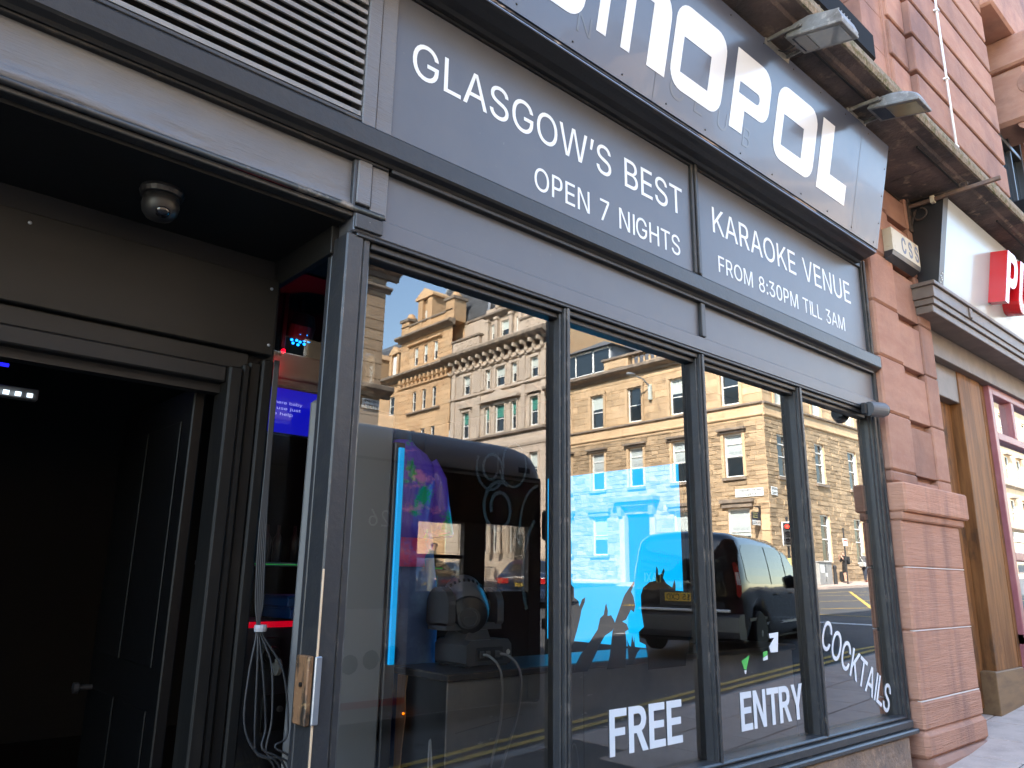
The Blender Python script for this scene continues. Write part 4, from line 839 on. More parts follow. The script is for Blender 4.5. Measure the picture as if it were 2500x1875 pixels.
# ------------------------------------------------------------------ shop interior
def wallbox(name, mat, *q):
    mb = MB(); mb.box(*q); return struct(put(name, mb, mat))
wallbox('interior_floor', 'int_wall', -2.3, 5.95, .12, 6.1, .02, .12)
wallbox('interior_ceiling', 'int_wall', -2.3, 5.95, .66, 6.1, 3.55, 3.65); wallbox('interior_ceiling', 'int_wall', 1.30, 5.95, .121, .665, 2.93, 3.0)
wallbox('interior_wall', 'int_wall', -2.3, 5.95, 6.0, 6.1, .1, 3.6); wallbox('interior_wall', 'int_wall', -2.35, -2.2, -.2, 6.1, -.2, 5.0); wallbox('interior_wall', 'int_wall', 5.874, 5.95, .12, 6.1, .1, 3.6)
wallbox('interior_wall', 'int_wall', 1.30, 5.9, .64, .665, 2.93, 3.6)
bench = thing('window_bench', 'black painted plywood bench with chipped edges standing behind the window panes', 'bench', (3.4, .5, .12))
mb = MB(); mb.box(2.075, 4.9, .332, .69, .12, 1.172, .004); put('carcass', mb, 'bench_paint_shaded', bench)
mb = MB(); mb.box(2.072, 4.902, .322, .330, .12, 1.171, .002); put('front_panel', mb, 'bench_paint_lit', bench)  # thin facing over the carcass, carries the painted-in lit tone
mb = MB(); mb.box(2.055, 4.92, .300, .71, 1.172, 1.204, .005); put('top', mb, 'bench_top', bench)
mb = MB(); mb.prism([(.628, .12), (.634, .55), (.650, .70), (.640, .86), (.622, 1.0), (.630, 1.10), (.618, 1.168), (.692, 1.168), (.692, .12)], 2.068, 2.074, 'yz'); put('bare_edge', mb, 'bare_wood', bench)
mb = MB(); mb.box(2.9, 2.906, .3205, .3225, .3, 1.17); mb.prism([(2.12, .965), (2.50, 1.005), (2.50, 1.0075), (2.12, .9675)], .3205, .3225); put('scratch', mb, 'grey_plastic', bench)
scr = thing('lit_screen', 'glowing cyan screen standing crosswise behind the second window pane', 'screen', (3.77, .8, 1.204))
mb = MB(); mb.box(3.755, 3.785, .325, 1.45, 1.206, 2.285, .004); put('casing', mb, 'dark_plastic', scr)
mb = MB(); mb.face([(3.752, .33, 1.21), (3.752, 1.445, 1.21), (3.752, 1.445, 2.28), (3.752, .33, 2.28)]); put('display', mb, 'cyan_lit', scr)
ls = thing('light_strip', 'narrow vertical cyan light strip beside the shiny shirt in the first pane', 'light strip', (1.9, .5, 1.2))
mb = MB(); mb.box(1.882, 1.910, .485, .50, 1.235, 2.165, .003); put('tube', mb, 'cyan_strip', ls)
mb = MB(); mb.box(1.868, 1.922, .50, .53, .12, 2.19, .004); put('back_plate', mb, 'dark_plastic', ls)
mb = MB(); mb.box(1.45, 1.862, .50, .54, .12, 2.32, .015); tag(put('partition', mb, 'partition_grey', None, (1.66, .52, .12)), 'plain dark partition panel just inside the first pane beside the cyan strip', 'partition')
# moving head stage light
mh = thing('stage_light', 'grey moving head stage light sitting on the bench in the first pane', 'stage light', (2.37, .5, 1.204))
mb = MB(); mb.prism([(2.248, 1.225), (2.262, 1.214), (2.505, 1.214), (2.518, 1.225), (2.515, 1.300), (2.495, 1.322), (2.27, 1.322), (2.248, 1.30)], .42, .66); base = put('base', mb, 'stage_grey', mh)
mb = MB(); mb.box(2.30, 2.46, .414, .422, 1.23, 1.29, .003); put('socket_panel', mb, 'stage_dark', base)
mb = MB(); mb.lathe([(.012, 0), (.010, -.004)], (2.494, .419, 1.265), 'y', 12); put('sticker', mb, 'sign_white', base)
mb = MB()
for x in (2.33, 2.365, 2.42): mb.box(x-.012, x+.012, .405, .415, 1.245, 1.275, .002)
mb.lathe([(.011, 0), (.011, -.03)], (2.415, .408, 1.262), 'y', 10); put('connector', mb, 'grey_plastic', base)
for x in (2.275, 2.49):
    mb = MB(); mb.box(x-.02, x+.02, .44, .64, 1.2045, 1.2145, .003); put('foot', mb, 'stage_dark', base)
mb = MB(); mb.prism([(2.265, 1.322), (2.42, 1.322), (2.40, 1.365), (2.30, 1.365)], .46, .62); mb.prism([(2.165, 1.365), (2.495, 1.365), (2.495, 1.395), (2.165, 1.395)], .47, .61); put('yoke_foot', mb, 'stage_grey', mh)
for x0, x1 in ((2.165, 2.205), (2.455, 2.495)):
    mb = MB(); mb.prism(rring(.455, .625, 1.385, 1.555, (.02, .02, .08, .08)), x0, x1, 'yz'); put('yoke_arm', mb, 'stage_grey', mh)
A = Matrix.Translation((2.33, .54, 1.47)) @ Vector((-.48, -.80, -.36)).to_track_quat('-Z', 'Y').to_matrix().to_4x4()
mb = MB(); mb.lathe([(.02, -.135), (.06, -.13), (.085, -.115), (.100, -.085), (.106, -.04), (.106, .03), (.098, .07), (.094, .15), (.085, .16), (.02, .16)], (0, 0, 0), 'z', 32); mb.xf(A); head = put('head', mb, 'silver_plastic', mh, smooth=True)
mb = MB(); mb.lathe([(.01, -.137), (.05, -.1375), (.088, -.117), (.0935, -.108), (.09, -.10), (.01, -.10)], (0, 0, 0), 'z', 28); mb.xf(A); put('rear_cap', mb, 'stage_dark', head)
mb = MB()
for k in range(30):
    a = 2*math.pi*k/30; n0 = len(mb.v); mb.box(.104, .110, -.005, .005, .035, .06); mb.xf(A @ Matrix.Rotation(a, 4, 'Z'), n0)
put('vent', mb, 'int_black', head)
mb = MB(); mb.lathe([(.048, 0), (.052, -.005), (.04, -.007), (.038, -.002)], (0, 0, -.1365), 'z', 20)
n0 = len(mb.v); mb.box(-.02, .02, -.006, .006, -.1425, -.137); mb.xf(A); put('emblem', mb, 'stage_grey', head)
for x, s in ((2.215, -1), (2.445, 1)):
    mb = MB(); mb.lathe([(.034, -.012), (.036, 0), (.034, .012)], (x, .54, 1.47), 'x', 20); put('pivot', mb, 'silver_plastic', mh, smooth=False)
def cable(label, pts, r, mat='cable'):
    # smooth through the points
    P = [Vector(p) for p in pts]; out = []
    for i in range(len(P)-1):
        p0 = P[max(i-1, 0)]; p1 = P[i]; p2 = P[i+1]; p3 = P[min(i+2, len(P)-1)]
        for k in range(6):
            t = k/6; out.append(.5*((2*p1)+(-p0+p2)*t+(2*p0-5*p1+4*p2-p3)*t*t+(-p0+3*p1-3*p2+p3)*t**3))
    out.append(P[-1]); mb = MB(); mb.tube(out, r, 7); return tag(put('cable', mb, mat, None, out[-1], True), label, 'cable')
cable('left of the two grey cables hanging from the stage light over the bench', [(2.33, .40, 1.26), (2.335, .36, 1.255), (2.335, .30, 1.22), (2.335, .275, 1.15), (2.33, .275, 1.0), (2.29, .28, .85), (2.24, .30, .6), (2.20, .31, .13)], .006)
cable('right of the two grey cables hanging from the stage light over the bench', [(2.415, .38, 1.262), (2.43, .34, 1.255), (2.445, .29, 1.21), (2.445, .272, 1.13), (2.42, .272, 1.0), (2.35, .28, .82), (2.28, .30, .55), (2.26, .31, .13)], .006)
cable('thin pale cable loop on the floor at the left of the bench', [(1.98, .33, .13), (1.99, .30, .5), (2.01, .35, .78), (2.02, .36, .95), (2.03, .34, .75), (2.055, .30, .45), (2.06, .29, .13)], .004)
cable('pale cable loop at the foot of the first mullion behind the glass', [(2.62, .25, .13), (2.66, .24, .6), (2.74, .24, .86), (2.78, .24, .75), (2.82, .25, .4), (2.83, .25, .13)], .004)
# dressed display figure
mf = thing('display_figure', 'headless display figure in a shiny purple and green shirt and blue jeans', 'mannequin', (2.14, .86, .12))
def loft(secs, n=20, cap=True):
    mb = MB()
    for cx, cy, cz, rx, ry in secs:
        for j in range(n):
            a = 2*math.pi*j/n; mb.v.append((cx+rx*math.cos(a), cy+ry*math.sin(a), cz))
    for k in range(len(secs)-1):
        for j in range(n): mb.f.append((k*n+j, k*n+(j+1) % n, (k+1)*n+(j+1) % n, (k+1)*n+j)); mb.r.append(.5)
    if cap: mb.f.append(tuple(range(n))); mb.f.append(tuple((len(secs)-1)*n+j for j in range(n))); mb.r += [.5, .5]
    return mb
X0, Y0 = 2.135, .86
put('shirt', loft([(X0, Y0, 1.78, .205, .125), (X0, Y0, 1.86, .195, .12), (X0, Y0, 1.97, .20, .125), (X0, Y0, 2.08, .205, .13), (X0, Y0, 2.16, .19, .115), (X0, Y0, 2.21, .15, .095), (X0, Y0, 2.245, .085, .07), (X0, Y0, 2.27, .06, .06)]), 'satin', mf, smooth=True)
put('shirt_hem', loft([(X0, Y0, 1.645, .212, .132), (X0, Y0, 1.70, .208, .128), (X0, Y0, 1.782, .206, .127)]), 'satin_pink', mf, smooth=True)
for s in (-1, 1):
    mb = MB(); mb.tube([(X0+s*.16, Y0, 2.17), (X0+s*.215, Y0-.01, 2.08), (X0+s*.225, Y0-.03, 1.95), (X0+s*.22, Y0-.07, 1.80)], [.06, .062, .06, .065], 12); put('sleeve', mb, 'satin', mf, smooth=True)
    mb = MB(); mb.tube([(X0+s*.09, Y0, 1.72), (X0+s*.115, Y0-.02, 1.45), (X0+s*.12, Y0-.02, 1.1), (X0+s*.12, Y0, .6), (X0+s*.12, Y0, .14)], [.11, .115, .10, .085, .08], 14); put('jeans_leg', mb, 'jeans', mf, smooth=True)
mb = MB(); mb.lathe([(.05, 0), (.048, .05), (.045, .06), (.01, .065)], (X0, Y0, 2.26), 'z', 14); put('neck', mb, 'dress_form', mf, smooth=True)
# rack, crates, screen and lamps seen through the side light
rk = thing('equipment_rack', 'black equipment rack with a red lit top edge behind the side light', 'rack', (1.7, 1.1, .12))
mb = MB(); mb.box(1.42, 2.0, .90, 1.35, .12, 1.395, .006); put('cabinet', mb, 'mid_plastic', rk)
mb = MB(); mb.box(1.42, 2.0, .893, .90, 1.375, 1.40, .002); put('edge_strip', mb, 'strip_red', rk)
mb = MB(); mb.box(1.50, 1.575, .885, .90, 1.20, 1.335, .004); mb.lathe([(.034, 0), (.036, -.02), (.03, -.03), (.012, -.03)], (1.537, .885, 1.265), 'y', 20); put('castor_plate', mb, 'dark_plastic', rk)
mb = MB(); mb.lathe([(.022, -.008), (.034, -.008), (.034, .008), (.022, .008)], (1.553, .845, 1.215), 'x', 20); put('castor_wheel', mb, 'sign_white', rk)
mb = MB(); mb.box(1.52, 1.98, .888, .90, .95, 1.10, .003); mb.box(1.52, 1.98, .888, .90, .55, .70, .003); put('amplifier', mb, 'dark_plastic', rk)
for k in range(4):
    mb = MB(); mb.lathe([(.013, 0), (.011, -.018), (.004, -.02)], (1.60+.05*k, .888, 1.04-.03*(k % 2)), 'y', 12); put('knob', mb, 'grey_plastic', rk)
mb = MB(); mb.box(1.55, 1.62, .885, .8885, .60, .66); put('label_plate', mb, 'bus_white', rk)
for k, (z0, z1, l) in enumerate(((1.402, 1.455, 'lower of two blue plastic crates stacked on the equipment rack'), (1.457, 1.505, 'upper of two blue plastic crates stacked on the equipment rack'))):
    cr = thing('crate', l, 'crate', (1.8, 1.12, z0)); mb = MB(); mb.box(1.655-.015*k, 1.98, .97, 1.30, z0, z1-.008, .004); put('body', mb, 'blue_crate', cr)
    mb = MB(); mb.box(1.645-.015*k, 1.99, .96, 1.31, z1-.008, z1, .003); put('rim', mb, 'blue_crate', cr)
tv = thing('lyrics_screen', 'blue karaoke screen with lines of pale lyrics in the dark room', 'screen', (2.2, 2.5, 2.5))
mb = MB(); mb.box(1.86, 2.50, 2.50, 2.54, 2.53, 2.86, .004); put('casing', mb, 'dark_plastic', tv)
mb = MB(); mb.face([(1.87, 2.497, 2.54), (2.492, 2.497, 2.54), (2.492, 2.497, 2.85), (1.87, 2.497, 2.85)]); dsp = put('display', mb, 'tv_blue', tv)
mb = MB()
for s, x1, z in (('there baby', 2.365, 2.735), ('uld use just', 2.355, 2.695), ('le help', 2.30, 2.655)):
    text_mb(s, (x1-.022*len(s), 2.4965, z), (1, 0, 0), (0, 0, 1), .022*len(s), .026, .001, .0, mb)
put('lyrics', mb, 'tv_text', dsp)
pc = thing('led_spotlight', 'stage spotlight with a cluster of blue diodes glowing above the karaoke screen', 'spotlight', (2.3, 2.5, 3.3))
mb = MB(); mb.lathe([(.02, -.04), (.09, -.04), (.095, .06), (.07, .14), (.02, .15)], (0, 0, 0), 'z', 20); AA = Matrix.Translation((2.305, 2.5, 3.25)) @ Matrix.Rotation(R(62), 4, 'X') @ Matrix.Rotation(R(-18), 4, 'Y'); 
mb.xf(Matrix.Translation((2.305, 2.5, 3.27)) @ Matrix.Rotation(R(20), 4, 'X')); put('can', mb, 'mid_plastic', pc)
mb = MB()
for k in range(14):
    a = 2*math.pi*k/9; rr = .062 if k < 9 else .028; a = a if k < 9 else 2*math.pi*k/5; mb.ball((2.305+rr*math.cos(a), 2.485+rr*math.sin(a), 3.222-.36*(rr*math.sin(a))), .012, .012, .010, 8, 5)
put('diode', mb, 'led_blue', pc)
mb = MB(); mb.box(2.29, 2.32, 2.49, 2.53, 3.3, 3.55); put('hanger', mb, 'dark_plastic', pc)
rl = thing('red_lamp', 'tiny red lamp glowing beside the blue diodes in the dark room', 'lamp', (2.18, 2.5, 3.1))
mb = MB(); mb.ball((2.185, 2.49, 3.115), .016, .016, .016, 10, 6); put('bulb', mb, 'led_red', rl)
mb = MB(); mb.box(2.17, 2.20, 2.50, 2.54, 3.09, 3.55, .003); put('holder', mb, 'dark_plastic', rl)
ld = bpy.data.lights.new('red_glow', 'POINT'); ld.energy = .35; ld.color = (1, .01, .03); ld.shadow_soft_size = .03
lo = bpy.data.objects.new('red_glow', ld); COL.objects.link(lo); lo.location = (2.22, 2.42, 3.05); 
mb = MB(); mb.box(2.02, 2.62, 2.58, 2.62, 2.88, 3.14, .01); tag(put('speaker', mb, 'stage_dark', None, (2.3, 2.6, 2.88)), 'loudspeaker lit red beneath the spotlight in the dark room', 'loudspeaker')
bar_ = thing('led_bar', 'white light bar with bright diodes hanging inside the doorway', 'light bar', (.2, 1.5, 2.35))
mb = MB(); mb.box(-.4, .615, 1.49, 1.54, 2.335, 2.385, .004); put('housing', mb, 'grey_plastic', bar_)
mb = MB(); mb.box(-.011, .011, -.009, .0, -.009, .009); dme = mb.mesh('diode'); dme.materials.append(MAT['led_white'])
for k in range(22): share('diode', dme, bar_, (.581-.045*k-.2, -.009, .003))
ld = bpy.data.lights.new('bar_glow', 'AREA'); ld.shape = 'RECTANGLE'; ld.size = .9; ld.size_y = .02; ld.energy = .012; ld.color = (.8, .92, 1)
lo = bpy.data.objects.new('bar_glow', ld); COL.objects.link(lo); lo.location = (.1, 1.478, 2.353); lo.rotation_euler = (R(90), 0, 0)
bt = thing('blue_tube', 'short deep blue light tube above the white light bar inside the doorway', 'light tube', (.3, 1.5, 2.47))
mb = MB(); mb.tube([(.1, 1.5, 2.475), (.485, 1.5, 2.475)], .008, 8); put('tube', mb, 'led_deep_blue', bt); mb = MB(); mb.box(.1, .49, 1.51, 1.53, 2.47, 2.49); put('holder', mb, 'dark_plastic', bt)
dr = thing('door_leaf', 'glossy black door leaf standing open inside the dark doorway', 'door', (1.04, .7, .12))
mb = MB(); mb.box(1.02, 1.065, .675, 1.62, .12, 2.33, .005); put('leaf', mb, 'door_black', dr)
mb = MB()
for y0, y1, z0, z1 in ((.78, 1.13, .3, 1.1), (1.2, 1.52, .3, 1.1), (.78, 1.13, 1.25, 2.2), (1.2, 1.52, 1.25, 2.2)): mb.box(1.013, 1.02, y0, y1, z0, z1, .003)
put('panel', mb, 'door_black', dr)
mb = MB(); mb.lathe([(.012, 0), (.012, -.05), (.024, -.055), (.024, -.075), (.01, -.08)], (1.02, 1.56, 1.1), 'x', 14); put('handle', mb, 'stage_dark', dr)
for k in range(5):
    d_ = .007*k; f_ = (-.01, .02, .045, .075, .125)[k]; lo_ = (.0, .03, .055, .07, .11)[k]
    pts = [(1.262+d_*.6, .495, 2.45), (1.263+d_*.6, .492, 2.0), (1.262+d_, .49, 1.72), (1.272+d_, .485, 1.50), (1.285+d_*.5, .48, 1.395), (1.275+f_, .47, 1.24+.03*(k % 2)), (1.272+f_+lo_*.3+.012*((k*7) % 3), .465+.012*(k % 3), 1.08-.03*((k*5) % 3)), (1.315+f_*.6, .465, .98-.02*(k % 2)), (1.40+.02*k, .47, .90), (1.45+.02*k, .50, .6), (1.47+.02*k, .52, .13)]
    cable(['leftmost', 'second', 'middle', 'fourth', 'rightmost'][k]+' of the five grey cables tied in a bundle on the door frame', pts, .0042, 'cable_dark')
mb = MB(); mb.lathe([(.022, 0), (.024, .012), (.022, .024)], (1.298, .48, 1.39), 'z', 12); tag(put('cable_tie', mb, 'bus_white', None, (1.298, .48, 1.39)), 'pale tie round the cable bundle on the door frame', 'cable tie')
shf = thing('bar_shelf', 'back bar shelf with a thin green lit edge deep in the dark room', 'shelf', (2.6, 3.3, 1.7))
mb = MB(); mb.box(2.1, 4.2, 3.25, 3.5, 1.66, 1.69, .003); put('board', mb, 'mid_plastic', shf)
mb = MB(); mb.box(2.1, 4.2, 3.245, 3.25, 1.67, 1.676); put('edge_lamp', mb, EM('edge_green', (.02, .5, .05), .35), shf)
for k in range(9):
    c = (2.35+.115*k, 3.36+.05*(k % 2), 1.691); mb = MB(); mb.lathe([(.035, 0), (.036, .16), (.03, .19), (.013, .22), (.012, .28), (.008, .285)], c, 'z', 12)
    tag(put('bottle', mb, 'dark_plastic', None, c, True), 'dark bottle in the row on the back bar shelf', 'bottle', 'bottles on the back bar shelf')
mb = MB(); mb.ball((2.045, .60, 1.015), .006, .006, .006, 8, 5); tag(put('indicator_lamp', mb, 'led_orange', None, (2.045, .60, 1.015)), 'tiny orange indicator lamp beside the bare wooden edge of the bench', 'lamp')
# ------------------------------------------------------------------ buildings across the street
class Fr:
    """a facade frame: u along the wall, o outwards, z up"""
    def __init__(s, O, U, N): s.O = Vector((*O, 0)); s.U = Vector((*U, 0)); s.N = Vector((*N, 0))
    def p(s, u, o, z): return s.O+s.U*u+s.N*o+Vector((0, 0, z))
    def mat(s):
        return Matrix(((s.U.x, s.N.x, 0, s.O.x), (s.U.y, s.N.y, 0, s.O.y), (0, 0, 1, 0), (0, 0, 0, 1)))
    def box(s, mb, u0, u1, o0, o1, z0, z1, b=0):
        n = len(mb.v); mb.box(u0, u1, o0, o1, z0, z1, b); mb.xf(s.mat(), n)
    def prism(s, mb, prof, u0, u1):                       # profile (o, z) run along u
        n = len(mb.v); mb.prism(prof, u0, u1, 'yz'); mb.xf(s.mat(), n)
    def flat(s, mb, poly, o0, o1):                        # outline (u, z) with thickness in o
        n = len(mb.v); mb.prism(poly, o0, o1, 'xz'); mb.xf(s.mat(), n)
def wall_mb(F, L, z0, z1, ops, depth=.22):
    """backing wall with real openings and reveals"""
    mb = MB(); us = sorted({0, L, *[k for o in ops for k in o[:2]]}); zs = sorted({z0, z1, *[k for o in ops for k in o[2:4]]})
    for a, b in zip(us, us[1:]):
        for c, d in zip(zs, zs[1:]):
            if any(o[0] <= a+1e-6 and b <= o[1]+1e-6 and o[2] <= c+1e-6 and d <= o[3]+1e-6 for o in ops): continue
            mb.face([F.p(a, 0, c), F.p(b, 0, c), F.p(b, 0, d), F.p(a, 0, d)])
    for a, b, c, d in ops:
        for q in (((a, c), (a, d)), ((b, c), (b, d)), ((a, c), (b, c)), ((a, d), (b, d))):
            (u0, za), (u1, zb) = q; mb.face([F.p(u0, 0, za), F.p(u1, 0, zb), F.p(u1, -depth, zb), F.p(u0, -depth, za)])
    return mb
def stones_mb(F, L, z0, z1, ops, ch, lw, joint=.012, proud=.012, jit=.008, lim=None):
    """courses of stones laid round the openings, joints left open"""
    mb = MB(); z = z0; row = 0
    cuts = sorted({k for o in ops for k in o[2:4] if z0 < k < z1})
    while z < z1-.02:
        h = ch*random.uniform(.85, 1.15); zt = min(z1, z+h)
        for c in cuts:
            if z+.03 < c < zt+.08: zt = c; break
        spans = [(0, L)]
        for a, b, c, d in ops:
            if c < zt-.01 and d > z+.01:
                spans = [s for (x, y) in spans for s in ((x, min(y, a)), (max(x, b), y)) if s[1]-s[0] > .02]
        for x, y in spans:
            u = x
            while u < y-.01:
                w_ = lw*random.uniform(.6, 1.5); e = u+w_
                if y-e < lw*.5: e = y
                o = proud+random.uniform(-jit, jit); r = random.random(); g = joint/2
                a, b, c, d = u+g, e-g, z+g, zt-g
                if b > a and d > c:
                    i = len(mb.v); mb.v += [tuple(F.p(*t)) for t in ((a, 0, c), (b, 0, c), (b, 0, d), (a, 0, d), (a+.01, o, c+.01), (b-.01, o, c+.01), (b-.01, o, d-.01), (a+.01, o, d-.01))]
                    for f in ((4, 5, 6, 7), (0, 1, 5, 4), (1, 2, 6, 5), (2, 3, 7, 6), (3, 0, 4, 7)): mb.f.append(tuple(i+k for k in f)); mb.r.append(r)
                u = e
        z = zt; row += 1
    return mb
_wm = {}
def win_mesh(w, h, kind):
    key = (round(w, 2), round(h, 2), kind)
    if key in _wm: return _wm[key]
    mb = MB(); s = .075
    mb.box(0, s, -.20, -.10, 0, h); mb.box(w-s, w, -.20, -.10, 0, h); mb.box(s, w-s, -.20, -.09, 0, s*1.2); mb.box(s, w-s, -.20, -.10, h-s, h)
    mb.box(s, w-s, -.19, -.12, h*.47, h*.47+.06)
    if kind == 'bar': mb.box(w/2-.015, w/2+.015, -.19, -.14, s, h-s)
    if kind == 'top': mb.box(s, w-s, -.19, -.12, h*.76, h*.76+.06)
    me = mb.mesh('window'); me.materials.append(MAT['white_wood'])
    p = MB(); p.face([(s, -.18, s), (w-s, -.18, s), (w-s, -.18, h-s), (s, -.18, h-s)]); pm = p.mesh('pane'); pm.materials.append(MAT['win_glass'])
    _wm[key] = (me, pm); return _wm[key]
_bm = {}
def window(F, par, u0, u1, z0, z1, kind='', blind=None, bl=.5):
    w, h = u1-u0, z1-z0; me, pm = win_mesh(w, h, kind); loc = F.p(u0, 0, z0)-worldloc(par); ang = math.atan2(F.U.y, F.U.x)
    flip = (F.U.x*F.N.y-F.U.y*F.N.x) < 0
    o = share('window', me, par, loc, ang); p = share('pane', pm, o, (0, 0, 0))
    if flip: o.scale = (1, -1, 1)
    if blind:
        k = (round(w, 2), round(h, 2), blind, bl)
        if k not in _bm:
            b = MB(); b.face([(.075, -.176, h*(1-bl)), (w-.075, -.176, h*(1-bl)), (w-.075, -.176, h-.075), (.075, -.176, h-.075)]); m_ = b.mesh('blind'); m_.materials.append(MAT[blind]); _bm[k] = m_
        share('blind', _bm[k], o, (0, 0, 0))
    return o
def film_text(F, par, u0, u1, z, s, h=.16):
    flip = (F.U.x*F.N.y-F.U.y*F.N.x) < 0
    # text must read left to right for someone in the street, facing -N
    right = Vector((-F.N.y*-1, F.N.x*-1, 0)) if False else Vector((0, 0, 1)).cross(F.N)
    a = F.p(u0, -.172, z); b = F.p(u1, -.172, z); O = a if (b-a).dot(right) > 0 else b
    put('lettering', text_mb(s, O, right, (0, 0, 1), abs(u1-u0), h, .002), 'film_text', par)
def cornice(F, par, u0, u1, z, out, h, mat='soot_trim', name='cornice'):
    mb = MB(); F.prism(mb, [(-.05, z), (out*.25, z), (out*.35, z+h*.3), (out*.85, z+h*.45), (out, z+h*.6), (out, z+h*.9), (out*.92, z+h), (-.05, z+h*1.25)], u0, u1); return put(name, mb, mat, par)
def band(F, par, u0, u1, z, out, h, mat, name='string_course'):
    mb = MB(); F.prism(mb, [(-.02, z), (out*.6, z), (out, z+h*.3), (out, z+h*.8), (out*.7, z+h), (-.02, z+h)], u0, u1); return put(name, mb, mat, par)
def fbox(F, par, name, mat, *bx, b=0):
    mb = MB()
    for q in bx: F.box(mb, *q, b)
    return put(name, mb, mat, par)
CY = .13-19.4; CX = 38.0
# ---- corner building
cb = thing('corner_building', 'sunlit tan sandstone corner building with sash windows and a street sign, across the road', 'building', (CX, CY, 1.3))
FL = Fr((CX, CY), (0, -1), (-1, 0)); FR = Fr((CX, CY), (1, 0), (0, 1))
cols = [(1.40, 2.60), (5.10, 6.25), (8.50, 9.65), (11.75, 12.90)]; LL = 17.2
opL = [(a, b, z0, z1) for a, b in cols for z0, z1 in ((11.50, 13.80), (7.30, 9.80))]+[(1.2, 2.6, 3.1, 5.55), (5.1, 6.3, 3.1, 5.6), (8.0, 10.0, 1.4, 5.6), (11.6, 12.85, 3.1, 5.75), (14.8, 15.9, 11.5, 13.8), (14.8, 15.9, 7.3, 9.8), (14.8, 15.9, 3.1, 5.7)]
rcols = [(1.25+4.32*k, 2.42+4.32*k) for k in range(6)]; RL = 27.0
opR = [(a, b, z0, z1) for a, b in rcols for z0, z1 in ((11.50, 13.80), (7.30, 9.75))]+[(a, b, 2.75, 5.5) for a, b in rcols[1:]]
put('wall', wall_mb(FL, LL, 1.0, 15.2, opL), 'tan_stone', cb); put('wall', wall_mb(FR, RL, 1.0, 15.2, opR), 'tan_stone', cb)
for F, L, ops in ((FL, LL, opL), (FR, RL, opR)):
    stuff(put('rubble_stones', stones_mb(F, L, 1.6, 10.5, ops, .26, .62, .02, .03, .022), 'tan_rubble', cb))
    stuff(put('ashlar_stones', stones_mb(F, L, 11.35, 14.55, ops, .42, 1.05, .012, .02, .006), 'tan_stone', cb))
    band(F, cb, 0 if F is FR else -.0, L, 10.62, .10, .16, 'tan_stone'); band(F, cb, 0, L, 11.27, .16, .16, 'soot_trim'); cornice(F, cb, -.6, L, 14.65, .62, .55)
    fbox(F, cb, 'frieze', 'tan_stone', (.0, L, 0, .03, 10.78, 11.27))
for F, cs in ((FL, cols+[(14.8, 15.9)]), (FR, rcols)):
    for a, b in cs:
        fbox(F, cb, 'window_surround', 'tan_stone', (a-.2, a, .02, .09, 11.43, 14.0), (b, b+.2, .02, .09, 11.43, 14.0), (a-.2, b+.2, .02, .10, 13.8, 14.08))
        fbox(F, cb, 'window_sill', 'soot_trim', (a-.15, b+.15, 0, .16, 7.14, 7.30))
        if F is FL:
            fbox(F, cb, 'window_surround', 'tan_stone', (a-.18, a, .02, .07, 7.3, 9.9), (b, b+.18, .02, .07, 7.3, 9.9)); fbox(F, cb, 'window_hood', 'soot_trim', (a-.32, b+.32, 0, .30, 9.98, 10.10), (a-.22, b+.22, 0, .16, 9.84, 9.98))
k = 0
for a, b, z0, z1 in opL:
    if z1 == 5.6 and z0 < 2: continue
    row = 0 if z0 > 11 else (1 if z0 > 7 else 2)
    o = window(FL, cb, a, b, z0, z1, 'top' if row == 1 else '', 'blind_white' if (row == 0 and a in (11.75, 5.1)) else ('film' if row else None), .42 if row == 0 else (.55 if row == 1 else .62)); k += 1
    if row: film_text(FL, cb, a+.2, b-.2, z0+(z1-z0)*(.52 if row == 1 else .50), 'GILSON GRAY', .17)
for a, b, z0, z1 in opR: window(FR, cb, a, b, z0, z1, '' if z0 > 11 else 'top', 'blind_white' if z0 > 11 else None, .95)
for u in (0, ):
    for k in range(4): fbox(FL, cb, 'quoin', 'tan_stone', (0, .5, .02, .055, 1.6+k*.9, 2.45+k*.9))
# ground floor hood and doorway
fbox(FL, cb, 'door_hood', 'soot_trim', (7.3, 10.8, 0, .7, 6.35, 6.6), (7.6, 10.5, 0, .45, 6.1, 6.35), (7.6, 7.95, 0, .4, 5.5, 6.1), (10.1, 10.45, 0, .4, 5.5, 6.1))
fbox(FL, cb, 'door_pilaster', 'tan_stone', (7.6, 8.0, 0, .2, 1.3, 5.5), (10.0, 10.4, 0, .2, 1.3, 5.5)); fbox(FL, cb, 'door', 'sign_black', (8.0, 10.0, -.22, -.2, 1.3, 5.6))
for a, b in ((1.2, 2.6), (5.1, 6.3), (11.6, 12.85), (14.8, 15.9)): fbox(FL, cb, 'window_hood', 'soot_trim', (a-.35, b+.35, 0, .3, 5.85, 6.05), (a-.25, b+.25, 0, .2, 5.6, 5.85)); fbox(FL, cb, 'window_sill', 'soot_trim', (a-.2, b+.2, 0, .2, 2.95, 3.1))
